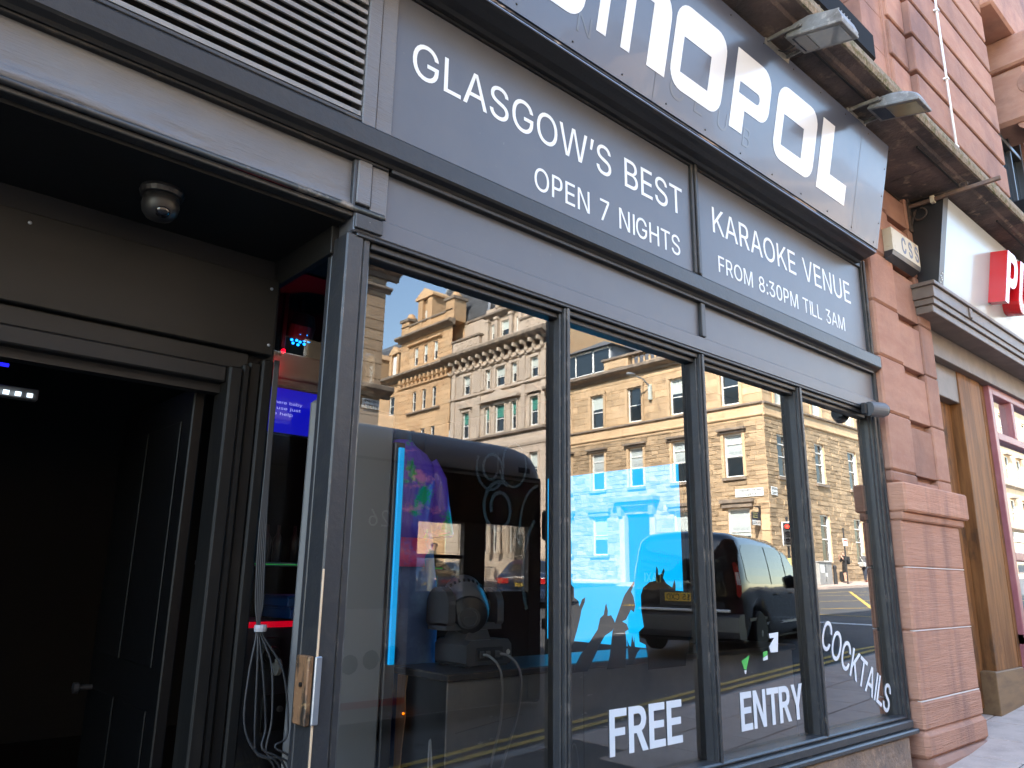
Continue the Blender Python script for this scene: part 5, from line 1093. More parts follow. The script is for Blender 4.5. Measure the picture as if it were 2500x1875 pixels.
# parapet with balusters, dormer, roof
fbox(FL, cb, 'parapet', 'tan_stone', (5.0, 6.6, -.35, .12, 15.2, 16.0), (6.6, 8.1, -.2, .05, 15.2, 15.42), (9.5, 11.6, -.35, .10, 15.2, 16.0), (8.1, 9.5, -.2, .05, 15.2, 15.38), (0, 5.0, -.3, .0, 15.2, 15.6))
fbox(FL, cb, 'coping', 'soot_trim', (4.8, 11.75, -.4, .22, 16.0, 16.14)); fbox(FL, cb, 'sunk_panel', 'tan_stone', (5.4, 6.4, .12, .15, 15.4, 15.85), (9.8, 11.2, .10, .14, 15.4, 15.85))
bmb = MB()
for k in range(6):
    c = FL.p(6.9+.45*k, -.08, 15.38); mb = MB(); mb.lathe([(.09, 0), (.09, .05), (.05, .1), (.10, .22), (.045, .42), (.08, .56), (.08, .62)], c, 'z', 10); put('baluster', mb, 'tan_stone', cb, smooth=True)
rm = MB(); rm.face([FL.p(-.2, -.3, 15.3), FL.p(LL, -.3, 15.3), FL.p(LL, -5, 18.8), FL.p(-.2+4.8, -5, 18.8)]); rm.face([FR.p(-.2, -.3, 15.3), FR.p(RL, -.3, 15.3), FR.p(RL, -5, 18.8), FR.p(4.6, -5, 18.8)]); put('roof', rm, 'slate', cb)
fbox(FL, cb, 'dormer', 'lead', (11.4, 15.6, -3, -.5, 15.4, 17.35)); fbox(FL, cb, 'dormer_window', 'white_wood', (11.5, 15.5, -.5, -.44, 15.5, 15.62), (11.5, 11.6, -.5, -.44, 15.5, 17.3), (13.0, 13.15, -.5, -.44, 15.5, 17.3), (14.7, 14.8, -.5, -.44, 15.5, 17.3), (11.5, 15.5, -.5, -.44, 17.15, 17.3))
mb = MB(); mb.face([FL.p(11.5, -.47, 15.5), FL.p(15.5, -.47, 15.5), FL.p(15.5, -.47, 17.3), FL.p(11.5, -.47, 17.3)]); put('pane', mb, 'win_glass', cb)
mb = MB(); a_ = [FL.p(11.0, -.1, 17.3), FL.p(15.9, -.1, 17.3), FL.p(15.9, -3.5, 17.3), FL.p(11.0, -3.5, 17.3)]; ap = FL.p(13.2, -1.8, 18.3)
for i in range(4): mb.face([a_[i], a_[(i+1) % 4], ap])
mb.face(a_); put('dormer_roof', mb, 'slate', cb)
fbox(FL, cb, 'gable_wall', 'orange_stone', (16.6, 17.1, -9, -.6, 15.2, 21.2))
# street name plates on the corner
def plate(label, F, u0, u1, z0, z1, lines):
    t = thing('street_sign', label, 'street sign', F.p((u0+u1)/2, .06, z0)); F_ = MB(); F.box(F_, u0, u1, .055, .075, z0, z1, .004); pl_ = put('plate', F_, 'sign_white', t)
    right = Vector((0, 0, 1)).cross(F.N); n = len(lines); hh = (z1-z0)/n
    fr_ = MB()
    for k, s in enumerate(lines):
        w_ = (u1-u0)*(.86 if k == 0 else .5 if n > 1 and len(s) < len(lines[0]) else .86); mid = F.p((u0+u1)/2, .0755, z1-hh*(k+1)+hh*.2)
        text_mb(s, mid-right*w_/2, right, (0, 0, 1), w_, hh*.62, .003, .01, fr_)
    put('lettering', fr_, 'plate_text', pl_)
plate('long white street sign on the shaded side of the corner building', FL, .25, 2.0, 6.15, 6.60, ['WEST GEORGE', 'STREET']); plate('short white street sign on the sunlit side of the corner building', FR, .2, .85, 6.2, 6.65, ['HOPE', 'STREET'])
# hanging board
hb = thing('hanging_board', 'letting board in dark blue with yellow lines and a white name on the corner', 'sign', FL.p(.5, .1, 4.6))
FB = Fr((CX, CY), (-1, 0), (0, 1)); hbm = MB(); FB.box(hbm, .15, .95, -.55, -.50, 4.55, 5.25); put('board', hbm, 'navy', hb)
hbm = MB(); FB.box(hbm, .15, .95, -.50, -.495, 4.55, 4.80); wp = put('name_panel', hbm, 'sign_white', hb)
put('lettering', text_mb('DM HALL', Vector((CX-.18, CY-.4935, 4.60)), (-1, 0, 0), (0, 0, 1), .74, .15, .003), 'plate_text', wp)
hbm = MB()
for z in (5.16, 5.05, 4.94): FB.box(hbm, .4, .88, -.4995, -.494, z, z+.03)
put('print_line', hbm, 'taxi_yellow', hb); hbm = MB(); FB.box(hbm, 0, .2, -.545, -.505, 4.6, 5.6); FB.box(hbm, .0, .6, -.54, -.51, 5.5, 5.56); put('arm', hbm, 'sign_black', hb)
# wall lamp
wl_ = thing('wall_lamp', 'street lamp on a bracket fixed to the tan wall between upper windows', 'street lamp', FL.p(7.7, .1, 13.0))
hbm = MB(); FL.box(hbm, 7.6, 7.8, .02, .25, 12.7, 13.7, .03); put('bracket', hbm, 'blind_white', wl_)
hbm = MB(); hbm.tube([FL.p(7.7, .2, 13.6), FL.p(7.8, .7, 14.0), FL.p(8.0, 1.2, 14.15)], .05, 8); put('arm', hbm, 'lead', wl_); hbm = MB(); hbm.ball(FL.p(8.1, 1.5, 14.2), .45, .2, .12, 10, 6); put('lamp_head', hbm, 'lead', wl_, smooth=True)
# ---- grey hotel
FH = Fr((CX, CY-17.2), (0, -1), (-1, 0)); HL = 11.8
ht = thing('grey_stone_building', 'ornate grey stone block with a heavy bracketed cornice and green window blinds', 'building', (CX, CY-22, 1.3))
hc = [(.95, 1.85), (3.35, 4.0), (4.75, 5.9), (6.55, 7.15), (9.15, 10.05)]
opH = [(a, b, z0, z1) for a, b in hc for z0, z1 in ((16.3, 17.9), (12.6, 14.8), (8.2, 10.6), (3.4, 6.6))]
put('wall', wall_mb(FH, HL, 1.0, 18.8, opH), 'grey_stone', ht); stuff(put('ashlar_stones', stones_mb(FH, HL, 1.4, 18.6, opH, .40, 1.3, .012, .02, .003), 'grey_stone', ht))
for i, (a, b, z0, z1) in enumerate(opH): window(FH, ht, a, b, z0, z1, '', {16.3: 'blind_white', 12.6: 'blind_green', 8.2: 'blind_white', 3.4: None}[z0], .45)
cornice(FH, ht, -.4, HL+.4, 19.15, 1.0, .75); band(FH, ht, 0, HL, 15.95, .2, .2, 'grey_stone'); band(FH, ht, 0, HL, 12.2, .25, .25, 'soot_trim'); band(FH, ht, 0, HL, 11.2, .15, .6, 'grey_stone', 'fret_band'); band(FH, ht, 0, HL, 18.2, .12, .15, 'grey_stone')
for k in range(13):
    u = .45+.9*k; mb = MB(); FH.box(mb, u-.09, u+.09, 0, .75, 18.95, 19.25, .02); FH.box(mb, u-.07, u+.07, 0, .35, 18.55, 18.95, .02); put('bracket', mb, 'grey_stone', ht)
    mb = MB(); c = FH.p(u, .18, 18.62); mb.ball(c, .16, .16, .2, 8, 5); mb.tube([FH.p(u, .15, 18.6), FH.p(u+.22, .18, 18.36), FH.p(u+.45, .18, 18.32), FH.p(u+.68, .18, 18.36), FH.p(u+.9, .15, 18.6)], [.06, .1, .12, .1, .06], 6); put('garland', mb, 'grey_stone', ht, smooth=True)
for a, b in ((2.05, 3.1), (7.4, 8.7)): fbox(FH, ht, 'sunk_panel', 'grey_stone', (a, b, .02, .09, 16.3, 17.9))
for a, b, z0, z1 in opH: fbox(FH, ht, 'window_surround', 'grey_stone', (a-.15, a, .02, .10, z0, z1), (b, b+.15, .02, .10, z0, z1), (a-.15, b+.15, .02, .12, z1, z1+.18))
mb = MB(); FH.flat(mb, [(2.9, 15.1), (7.6, 15.1), (7.6, 15.3), (2.9, 15.3)], 0, .45); FH.flat(mb, [(3.7, 15.3), (6.8, 15.3), (5.25, 16.0)], 0, .4); put('pediment', mb, 'grey_stone', ht)
for u in (1.4, 9.6): mb = MB(); FH.flat(mb, [(u-.8, 15.1), (u+.8, 15.1), (u, 15.7)], 0, .3); put('pediment', mb, 'grey_stone', ht)
for u in (.35, 2.55, 7.9, 11.3): fbox(FH, ht, 'pilaster', 'grey_stone', (u-.2, u+.2, .02, .14, 12.5, 15.9), (u-.2, u+.2, .02, .14, 16.2, 18.2))
fbox(FH, ht, 'parapet', 'grey_stone', (0, 3.1, -.35, .0, 19.9, 21.2), (8.2, HL, -.35, .0, 19.9, 21.2), (3.1, 8.2, -.35, -.0, 19.9, 20.4))
fbox(FH, ht, 'coping', 'soot_trim', (-.1, 3.2, -.45, .12, 21.2, 21.36), (8.1, HL+.1, -.45, .12, 21.2, 21.36))
for k in range(9):
    u = (.4+.6*k) if k < 4 else (8.6+.62*(k-4)); mb = MB(); c = FH.p(u, .0, 20.75); n0 = len(mb.v); mb.tube([c+Vector((0, .2*math.cos(t_), .24*math.sin(t_))) for t_ in [2*math.pi*j/10 for j in range(11)]], .05, 5); put('rosette', mb, 'grey_stone', ht)
# attic storey with arch
opA = [(3.55, 4.05, 20.45, 21.85), (4.75, 5.85, 20.45, 21.9), (6.6, 7.1, 20.45, 21.85)]
FA = Fr((CX+.4, CY-17.2), (0, -1), (-1, 0)); wa = MB(); put('attic_wall', wall_mb(FA, 8.0, 19.9, 22.6, opA), 'grey_stone', ht).location
for a, b, z0, z1 in opA: window(FA, ht, a, b, z0, z1, '', 'blind_white', .5)
for u in (3.3, 4.4, 6.2, 7.35): fbox(FA, ht, 'column', 'grey_stone', (u-.16, u+.16, .0, .3, 20.3, 22.1), (u-.22, u+.22, .0, .38, 22.1, 22.3))
cornice(FA, ht, 2.9, 7.8, 22.3, .5, .45); fbox(FA, ht, 'blocking_course', 'grey_stone', (3.1, 7.6, -.3, .15, 22.8, 23.2))
mb = MB(); FA.flat(mb, [(5.3+1.0*math.cos(R(a)), 23.1+1.15*math.sin(R(a))) for a in range(0, 181, 15)], -.2, .15); put('arched_gable', mb, 'grey_stone', ht)
mb = MB(); mb.tube([FA.p(5.3+.95*math.cos(R(a)), .2, 23.1+1.1*math.sin(R(a))) for a in range(0, 181, 15)], .12, 6); put('arch_moulding', mb, 'grey_stone', ht)
mb = MB()
for k in range(7): c = FA.p(5.3+.4*math.cos(k*.9), .22, 23.5+.4*math.sin(k*.9)); mb.ball(c, .12, .2, .2, 7, 5)
put('carving', mb, 'orange_stone', ht)
mb = MB(); mb.face([FH.p(0, -.8, 20.2), FH.p(HL, -.8, 20.2), FH.p(HL, -4.5, 25.0), FH.p(0, -4.5, 25.0)]); mb.face([FH.p(0, -.8, 20.2), FH.p(0, -4.5, 25.0), FH.p(0, -9, 20.2)]); mb.face([FH.p(HL, -.8, 20.2), FH.p(HL, -4.5, 25.0), FH.p(HL, -9, 20.2)]); mb.face([FH.p(0, -9, 20.2), FH.p(HL, -9, 20.2), FH.p(HL, -4.5, 25.0), FH.p(0, -4.5, 25.0)]); put('roof', mb, 'slate', ht)
fbox(FH, ht, 'chimney', 'orange_stone', (4.6, 8.9, -5.5, -3.2, 20, 26.6))
fbox(FH, ht, 'gable_wall', 'grey_stone', (-.1, .0, -7, 0, 15, 20.5))
# entrance arches seen low down
for u in (2.4, 5.3, 8.0):
    mb = MB()
    for s in (-.55, .55): mb.lathe([(.22, 0), (.22, .2), (.17, .3), (.15, 2.6), (.24, 2.75), (.28, 3.1), (.3, 3.2)], FH.p(u+s, .4, 3.3), 'z', 12)
    put('column', mb, 'grey_stone', ht, smooth=True)
# ---- orange stone tower block with slate mansard
FT = Fr((CX, CY-29.1), (0, -1), (-1, 0)); TL = 8.0
tb = thing('mansard_building', 'orange stone block with a steep slate mansard roof and pedimented dormer', 'building', (CX, CY-33, 1.3))
tc = [(2.1, 2.7), (3.65, 4.25), (5.15, 5.75)]
opT = [(a, b, z0, z1) for a, b in tc for z0, z1 in ((20.35, 22.05), (16.05, 17.85), (11.8, 14.3), (7, 9.6))]
put('wall', wall_mb(FT, TL, 1.0, 23.0, opT), 'orange_stone', tb); stuff(put('ashlar_stones', stones_mb(FT, TL, 1.4, 22.8, opT, .42, 1.4, .012, .02, .003), 'orange_stone', tb))
for a, b, z0, z1 in opT: window(FT, tb, a, b, z0, z1, '', 'blind_white' if z0 > 20 else None, .5)
cornice(FT, tb, -.3, TL+.3, 22.95, .7, .5); cornice(FT, tb, 0, TL, 19.25, .8, .55); band(FT, tb, 0, TL, 18.35, .2, .2, 'orange_stone'); band(FT, tb, 1.4, 6.4, 15.75, .25, .2, 'soot_trim'); band(FT, tb, 1.4, 6.6, 22.3, .3, .18, 'orange_stone', 'window_head')
for k in range(12): fbox(FT, tb, 'dentil', 'orange_stone', (.2+.65*k, .45+.65*k, 0, .4, 18.85, 19.2))
fbox(FT, tb, 'parapet', 'orange_stone', (0, TL, -.4, -.02, 23.5, 24.4)); fbox(FT, tb, 'coping', 'soot_trim', (0, TL, -.5, .1, 24.4, 24.55))
for u in (.4, 7.4):
    fbox(FT, tb, 'chimney_pier', 'orange_stone', (u-.6, u+.6, -1.3, .1, 23.4, 25.4 if u < 1 else 25.0), b=.03); fbox(FT, tb, 'pier_cap', 'soot_trim', (u-.75, u+.75, -1.45, .22, 25.0 if u > 1 else 25.4, 25.25 if u > 1 else 25.65)); mb = MB(); mb.lathe([(.5, 0), (.55, .2), (.35, .45), (.3, .6), (.05, .75)], FT.p(u, -.6, 25.25 if u > 1 else 25.65), 'z', 12); put('finial', mb, 'orange_stone', tb, smooth=True)
mb = MB(); B_ = [FT.p(-3.2, -1.4, 23.4), FT.p(5.8, -1.4, 23.4), FT.p(5.8, -9, 23.4), FT.p(-3.2, -9, 23.4)]; T_ = [FT.p(-1.4, -3.4, 30.0), FT.p(4.4, -3.4, 30.0), FT.p(4.4, -8, 30.0), FT.p(-1.4, -8, 30.0)]
for i in range(4): mb.face([B_[i], B_[(i+1) % 4], T_[(i+1) % 4], T_[i]])
mb.face(T_); put('mansard_roof', mb, 'slate', tb)
fbox(FT, tb, 'tower_wall', 'grey_stone', (-3.2, 0, -9, -1.35, 15, 23.4)); fbox(FT, tb, 'tower_wall', 'orange_stone', (0, 6.0, -9, -1.3, 15, 23.45))
fbox(FT, tb, 'tower_coping', 'soot_trim', (-3.3, 0, -9, -1.25, 23.3, 23.5))
mb = MB()
for r_ in range(24):                                     # slate courses stand proud of each other
    t0, t1 = r_/24, (r_+1)/24
    for i in (0, 3, 1):
        a, b = B_[i].lerp(T_[i], t0), B_[(i+1) % 4].lerp(T_[(i+1) % 4], t0); c, d = B_[(i+1) % 4].lerp(T_[(i+1) % 4], t1), B_[i].lerp(T_[i], t1); n_ = (b-a).cross(d-a).normalized()
        if n_.z < 0: n_ = -n_
        m_ = 16
        for k in range(m_): mb.face([a.lerp(b, k/m_)+n_*.07, a.lerp(b, (k+.96)/m_)+n_*.07, d.lerp(c, (k+.96)/m_)+n_*.02, d.lerp(c, k/m_)+n_*.02])
stuff(put('slates', mb, 'slate', tb))
mb = MB(); mb.tube([B_[0]+Vector((-.05, .05, 0)), T_[0]+Vector((-.05, .05, 0))], .14, 8); put('hip_flashing', mb, 'lead', tb); mb = MB(); mb.tube([B_[1]+Vector((-.05, -.05, 0)), T_[1]+Vector((-.05, -.05, 0))], .12, 8); put('hip_flashing', mb, 'lead', tb)
fbox(FT, tb, 'dormer', 'orange_stone', (3.2, 3.9, -2.2, .05, 23.5, 26.6), (4.7, 5.4, -2.2, .05, 23.5, 26.6), (3.9, 4.7, -2.2, -.25, 25.6, 26.6)); fbox(FT, tb, 'dormer_window', 'white_wood', (3.9, 4.15, -.5, -.3, 23.5, 25.6), (4.5, 4.7, -.5, -.3, 23.5, 25.6), (3.9, 4.7, -.5, -.35, 24.5, 24.6))
mb = MB(); FT.flat(mb, [(2.9, 26.6), (5.7, 26.6), (5.7, 26.8), (4.3, 27.6), (2.9, 26.8)], -2.3, .2); put('pediment', mb, 'orange_stone', tb)
# ---- lower slate-roofed range further along
FF = Fr((CX, CY-37.1), (0, -1), (-1, 0)); fr_b = thing('dormered_building', 'tan stone range with grey slate roof and stone dormers beyond the mansard block', 'building', (CX, CY-42, 1.3)); FLn = 40
fc = [(.7+3.2*k, 1.6+3.2*k) for k in range(8)]
opF = [(a, b, z0, z1) for a, b in fc for z0, z1 in ((16.2, 18.0), (12.5, 14.7), (8, 10.5))]
put('wall', wall_mb(FF, FLn, 1.0, 19.4, opF), 'orange_stone', fr_b)
for a, b, z0, z1 in opF: window(FF, fr_b, a, b, z0, z1)
cornice(FF, fr_b, 0, FLn, 19.2, .8, .6); stuff(put('ashlar_stones', stones_mb(FF, 12, 12, 19.1, [o for o in opF if o[1] < 12], .42, 1.2, .012, .02, .003), 'orange_stone', fr_b))
mb = MB(); mb.face([FF.p(0, -.4, 19.8), FF.p(FLn, -.4, 19.8), FF.p(FLn, -3.5, 24.8), FF.p(0, -3.5, 24.8)]); mb.face([FF.p(0, -3.5, 24.8), FF.p(FLn, -3.5, 24.8), FF.p(FLn, -5, 26.0), FF.p(0, -5, 26.0)]); put('roof', mb, 'slate', fr_b)
for a, b in fc: fbox(FF, fr_b, 'dormer', 'orange_stone', (a-.35, a, -2.2, .0, 19.8, 22.2), (b, b+.35, -2.2, 0, 19.8, 22.2), (a, b, -2.2, -.2, 19.8, 22.2)); mb = MB(); FF.flat(mb, [(a-.5, 22.2), (b+.5, 22.2), ((a+b)/2, 23.0)], -2.3, .1); put('pediment', mb, 'orange_stone', fr_b); fbox(FF, fr_b, 'dormer_window', 'white_wood', (a+.08, b-.08, -.2, -.16, 20.2, 22.0))
# ---- building on the near side of the cross street, in shade
nl = thing('brown_corner_building', 'tall brown stone corner building with dark cornices at the left edge of the glass', 'building', (5, CY, 1))
FN = Fr((13.3, CY), (-1, 0), (0, 1)); FN2 = Fr((13.3, CY), (0, -1), (1, 0)); NLL = 34
ncols = [(2.2+3.6*k, 3.5+3.6*k) for k in range(8)]; opN = [(a, b, z0, z1) for a, b in ncols for z0, z1 in ((13.2, 15.4), (8.6, 11.0), (3.2, 6.4))]
put('wall', wall_mb(FN, NLL, .2, 19, opN), 'brown_far_stone', nl); put('wall', wall_mb(FN2, 30, .2, 19, []), 'brown_far_stone', nl); stuff(put('ashlar_stones', stones_mb(FN, 8, .8, 18.8, [o for o in opN if o[1] < 8], .42, 1.1, .012, .02, .004), 'brown_far_stone', nl))
for a, b, z0, z1 in opN: window(FN, nl, a, b, z0, z1)
for F, L in ((FN, NLL), (FN2, 30)):
    for z, o_, h_ in ((11.7, .45, .5), (11.2, .18, .2), (7.42, .35, .4), (18.6, .8, .8)): cornice(F, nl, -o_ if F is FN else 0, L, z, o_, h_)
for z in (10.6, 6.9): fbox(FN, nl, 'window_hood', 'soot_trim', *[(a-.3, b+.3, 0, .35, z+.5, z+.8) for a, b in ncols])
plate('white street sign on the shaded brown stone at the left edge of the glass', FN, -.02+.06, .70, 7.0, 7.32, ['HOPE', 'STREET'])
# ---- terrace beyond the corner building
tr = thing('terrace', 'pale sandstone terrace further up the street with dark shop fascias', 'building', (80, CY, 2))
FX = Fr((CX+27.2, CY), (1, 0), (0, 1)); tcol = [(1.2+3.4*k, 2.5+3.4*k) for k in range(13)]
opX = [(a, b, z0, z1) for a, b in tcol for z0, z1 in ((15.0, 17.2), (11.0, 13.2), (7.0, 9.2))]+[(.5+6.8*k, 6.6+6.8*k, 2.2, 5.4) for k in range(6)]
put('wall', wall_mb(FX, 46, 1.5, 19.0, opX), 'tan_stone', tr)
for a, b, z0, z1 in opX[:39]: window(FX, tr, a, b, z0, z1)
for k in range(6): fbox(FX, tr, 'shop_window', 'bus_white' if k % 2 else 'win_glass', (.5+6.8*k, 6.6+6.8*k, -.2, -.15, 2.2, 5.4)); fbox(FX, tr, 'shop_fascia', 'sign_black' if k % 2 else 'sign_white', (.4+6.8*k, 6.7+6.8*k, 0, .2, 5.4, 6.2))
for z, o_, h_ in ((18.8, .8, .8), (14.3, .3, .3), (10.2, .3, .3), (6.3, .4, .3)): cornice(FX, tr, 0, 46, z, o_, h_)
for k in range(13): fbox(FX, tr, 'window_hood', 'soot_trim', (1.0+3.4*k, 2.7+3.4*k, 0, .3, 13.3, 13.5), (1.0+3.4*k, 2.7+3.4*k, 0, .3, 9.3, 9.5))
# ------------------------------------------------------------------ vehicles
def ry(D): return .13-D
def wheel(par, x, y, z, r, w, side):
    t = MB(); t.lathe([(r*.62, -w/2), (r*.9, -w/2), (r, -w*.35), (r, w*.35), (r*.9, w/2), (r*.62, w/2)], (x, y, z), 'y', 28); wo = local('wheel', t, 'tyre', par)
    t = MB(); s = side; t.lathe([(.03, .5*w*s), (r*.16, .5*w*s), (r*.18, .42*w*s), (r*.60, .38*w*s), (r*.64, .5*w*s), (r*.66, .44*w*s), (r*.64, 0)], (x, y, z), 'y', 28)
    for k in range(10):
        n = len(t.v); t.box(r*.12, r*.62, min(.40*w*s, .47*w*s), max(.40*w*s, .47*w*s), -.018, .018); t.xf(Matrix.Translation((x, y, z)) @ Matrix.Rotation(2*math.pi*k/10, 4, 'Y'), n)
    local('rim', t, 'alloy', wo)
class Body:
    """lofted vehicle body: stations (x, z_bottom, z_top, half width, tumblehome)"""
    def __init__(s, st, belt, n=14): s.st = st; s.belt = belt; s.n = n
    def at(s, x):
        st = s.st
        for a, b in zip(st, st[1:]):
            if a[0] <= x <= b[0]:
                t = (x-a[0])/(b[0]-a[0]) if b[0] > a[0] else 0; return [p+(q-p)*t for p, q in zip(a, b)]
        return st[0] if x < st[0][0] else st[-1]
    def half(s, x, z):
        _, zb, zt, hw, tb = s.at(x); w_ = hw
        if z > s.belt: w_ -= tb*((z-s.belt)/max(.01, s.zt_full-s.belt))**1.4
        if z < zb+.18: w_ -= .04*(1-(z-zb)/.18)
        r_ = .16
        if z > zt-r_: k = min(1, (z-(zt-r_))/r_); w_ -= .20*(1-math.sqrt(max(0, 1-k*k)))
        return w_
    zt_full = 1.9
    def mesh(s):
        mb = MB(); n = s.n; rings = []
        for (x, zb, zt, hw, tb) in s.st:
            L = []
            zs = [zb+(zt-zb)*(k/n) for k in range(n+1)]; zs = zs[:-1]+[zt-(zt-zs[-2])*f for f in (.75, .5, .25, .08, 0)]
            for z in zs: L.append((x, s.half(x, z), z))
            wt = s.half(x, zt); tp = [(x, wt*f, zt+.035*(1-f*f)) for f in (.75, .4, 0)]
            left = L+tp; ring = left+[(a, -b, c) for a, b, c in reversed(left[:-1])]; rings.append(ring)
        m_ = len(rings[0])
        for ring in rings: mb.v += ring
        for i in range(len(rings)-1):
            for j in range(m_): mb.f.append((i*m_+j, i*m_+(j+1) % m_, (i+1)*m_+(j+1) % m_, (i+1)*m_+j)); mb.r.append(.5)
        mb.f.append(tuple(range(m_))); mb.f.append(tuple((len(rings)-1)*m_+j for j in range(m_))); mb.r += [.5, .5]
        return mb
    def patch(s, cols, side, off=.006, rows=5):
        mb = MB(); nc = len(cols)
        for x, z0, z1 in cols:
            for k in range(rows+1): z = z0+(z1-z0)*k/rows; mb.v.append((x, side*(s.half(x, z)+off), z))
        for i in range(nc-1):
            for k in range(rows): a = i*(rows+1)+k; mb.f.append((a, a+1, a+rows+2, a+rows+1)); mb.r.append(.5)
        return mb
def arch_cols(st, wx, r, zlow):
    out = []
    for row in st: out.append(row)
    return out
# ---- black taxi van (rear of the body at x = 0, heading +x)
s9 = .93
vh = R(14.7)
vloc = Vector((9.8, ry(3.74), 0)); vdir = Vector((math.cos(-vh), math.sin(-vh), 0)); vleft = Vector((-vdir.y, vdir.x, 0))
vl = vloc-vleft*.86; vz = gz(11)-.12-.02
van = thing('taxi_van', 'black taxi van with yellow rear number plate waiting in the road', 'van', (vl.x, vl.y, vz), -vh)
Lv, W2, Hv = 4.55, .86, 1.76
def wa(x):                                                # sill height with wheel arches
    z = .24
    for c in (.82, 3.62):
        d = abs(x-c)
        if d < .37: z = max(z, .31+math.sqrt(.37**2-d*d)-.0)
    return z
xs_ = sorted({0, .04, .12, .25, .40, .455, .47, .5, .55, .62, .72, .82, .92, 1.02, 1.09, 1.14, 1.17, 1.185, 1.4, 1.8, 2.3, 2.8, 3.0, 3.15, 3.24, 3.255, 3.29, 3.35, 3.42, 3.52, 3.62, 3.72, 3.82, 3.89, 3.95, 3.985, 4.0, 4.2, 4.4, 4.5, 4.55})
def top(x):
    P_ = [(0, 1.60), (.05, 1.70), (.2, 1.75), (1.2, 1.76), (2.3, 1.74), (2.75, 1.66), (3.1, 1.46), (3.5, 1.16), (3.75, 1.06), (4.2, .96), (4.45, .84), (4.55, .70)]
    for a, b in zip(P_, P_[1:]):
        if a[0] <= x <= b[0]: return a[1]+(b[1]-a[1])*(x-a[0])/(b[0]-a[0])
    return P_[-1][1]
def hw(x): return W2-.10*max(0, 1-x/.25)**2-.22*max(0, (x-3.9)/.65)**2
bd = Body([(x, wa(x), top(x), hw(x), .15) for x in xs_], .95); bd.zt_full = 1.76
vb = local('body', bd.mesh(), 'taxi_black', van, True)
for sd_ in (1, -1):
    local('side_window', bd.patch([(.30, 1.08, 1.50), (.42, 1.03, 1.58), (.9, 1.02, 1.60), (1.5, 1.02, 1.60)], sd_), 'car_glass', vb); local('side_window', bd.patch([(1.56, 1.02, 1.60), (2.1, 1.02, 1.59), (2.42, 1.02, 1.56)], sd_), 'car_glass', vb); local('side_window', bd.patch([(2.50, 1.00, 1.555), (2.75, .99, 1.50), (3.0, .985, 1.36), (3.25, .98, 1.17), (3.42, .98, 1.05)], sd_), 'car_glass', vb)
    local('trim_strip', bd.patch([(.3, .50, .545), (1.2, .50, .545)], sd_, .012, 1), 'mid_plastic', vb); local('trim_strip', bd.patch([(1.2, .42, .46), (3.2, .42, .46)], sd_, .012, 1), 'alloy', vb)
    local('door_seam', bd.patch([(2.46, .32, 1.6), (2.468, .32, 1.6)], sd_, .003, 6), 'int_black', vb); local('door_seam', bd.patch([(1.53, .32, 1.62), (1.537, .32, 1.62)], sd_, .003, 6), 'int_black', vb)
    local('door_seam', bd.patch([(.3, .93, .936), (1.5, .93, .936)], sd_, .003, 1), 'int_black', vb)
    local('tail_lamp', bd.patch([(.02, .86, 1.30), (.06, .82, 1.32), (.10, .88, 1.28)], sd_, .012), 'tail_red', vb); local('reflector', bd.patch([(.03, 1.0, 1.18), (.09, 1.0, 1.18)], sd_, .016, 1), 'lamp_clear', vb)
    t = MB(); t.box(2.60, 2.72, sd_*.87, sd_*.885, .86, .89, .004); local('door_handle', t, 'taxi_black', vb); t = MB(); t.box(1.70, 1.84, sd_*.875, sd_*.89, .84, .87, .004); local('door_handle', t, 'taxi_black', vb)
    t = MB(); t.box(3.06, 3.18, sd_*.88, sd_*1.08, .96, 1.20, .04); local('wing_mirror', t, 'taxi_black', vb)
    for wx in (.82, 3.62): wheel(van, wx, sd_*.785, .315, .315, .2, sd_)
t = MB(); t.face([(-.012, -.62, 1.05), (-.012, .62, 1.05), (.035, .58, 1.58), (.035, -.58, 1.58)]); local('rear_window', t, 'car_glass', vb)
t = MB(); t.prism([(-.10, .28), (-.12, .36), (-.10, .56), (.0, .60), (.2, .60), (.2, .24)], -.84, .84, 'xz'); local('rear_bumper', t, 'mid_plastic', vb)
t = MB(); t.box(-.05, .0, -.70, .70, .62, .66, .01); local('chrome_strip', t, 'alloy', vb)
t = MB(); t.box(-.035, -.005, -.27, .27, .76, .88, .004); npl = local('number_plate', t, 'plate_yellow', vb)
local('plate_text', text_mb('SF15 CXD', (-.036, .24, .775), (0, -1, 0), (0, 0, 1), .48, .09, .003, .01), 'plate_text', npl)
t = MB(); t.box(-.03, 0, -.36, .36, .70, .935, .01); local('plate_recess', t, 'mid_plastic', vb)
npl.location.x -= .012
local('rear_lettering', text_mb('TAXI', (-.022, -.30, 1.02), (0, -1, 0), (0, 0, 1), .30, .14, .003, .02), 'taxi_yellow', vb)
local('maker_script', text_mb('DTIC', (-.022, .15, .965), (0, -1, 0), (0, 0, 1), .0001, .0001, .001), 'alloy', vb) if False else None
for y_ in (-.55, .55): t = MB(); t.ball((4.50, y_, .70), .08, .14, .09, 10, 6); local('headlamp', t, 'lamp_clear', vb, True)
t = MB(); t.box(.1, 4.3, -.80, .80, .20, .34, .02); local('underbody', t, 'int_black', vb)
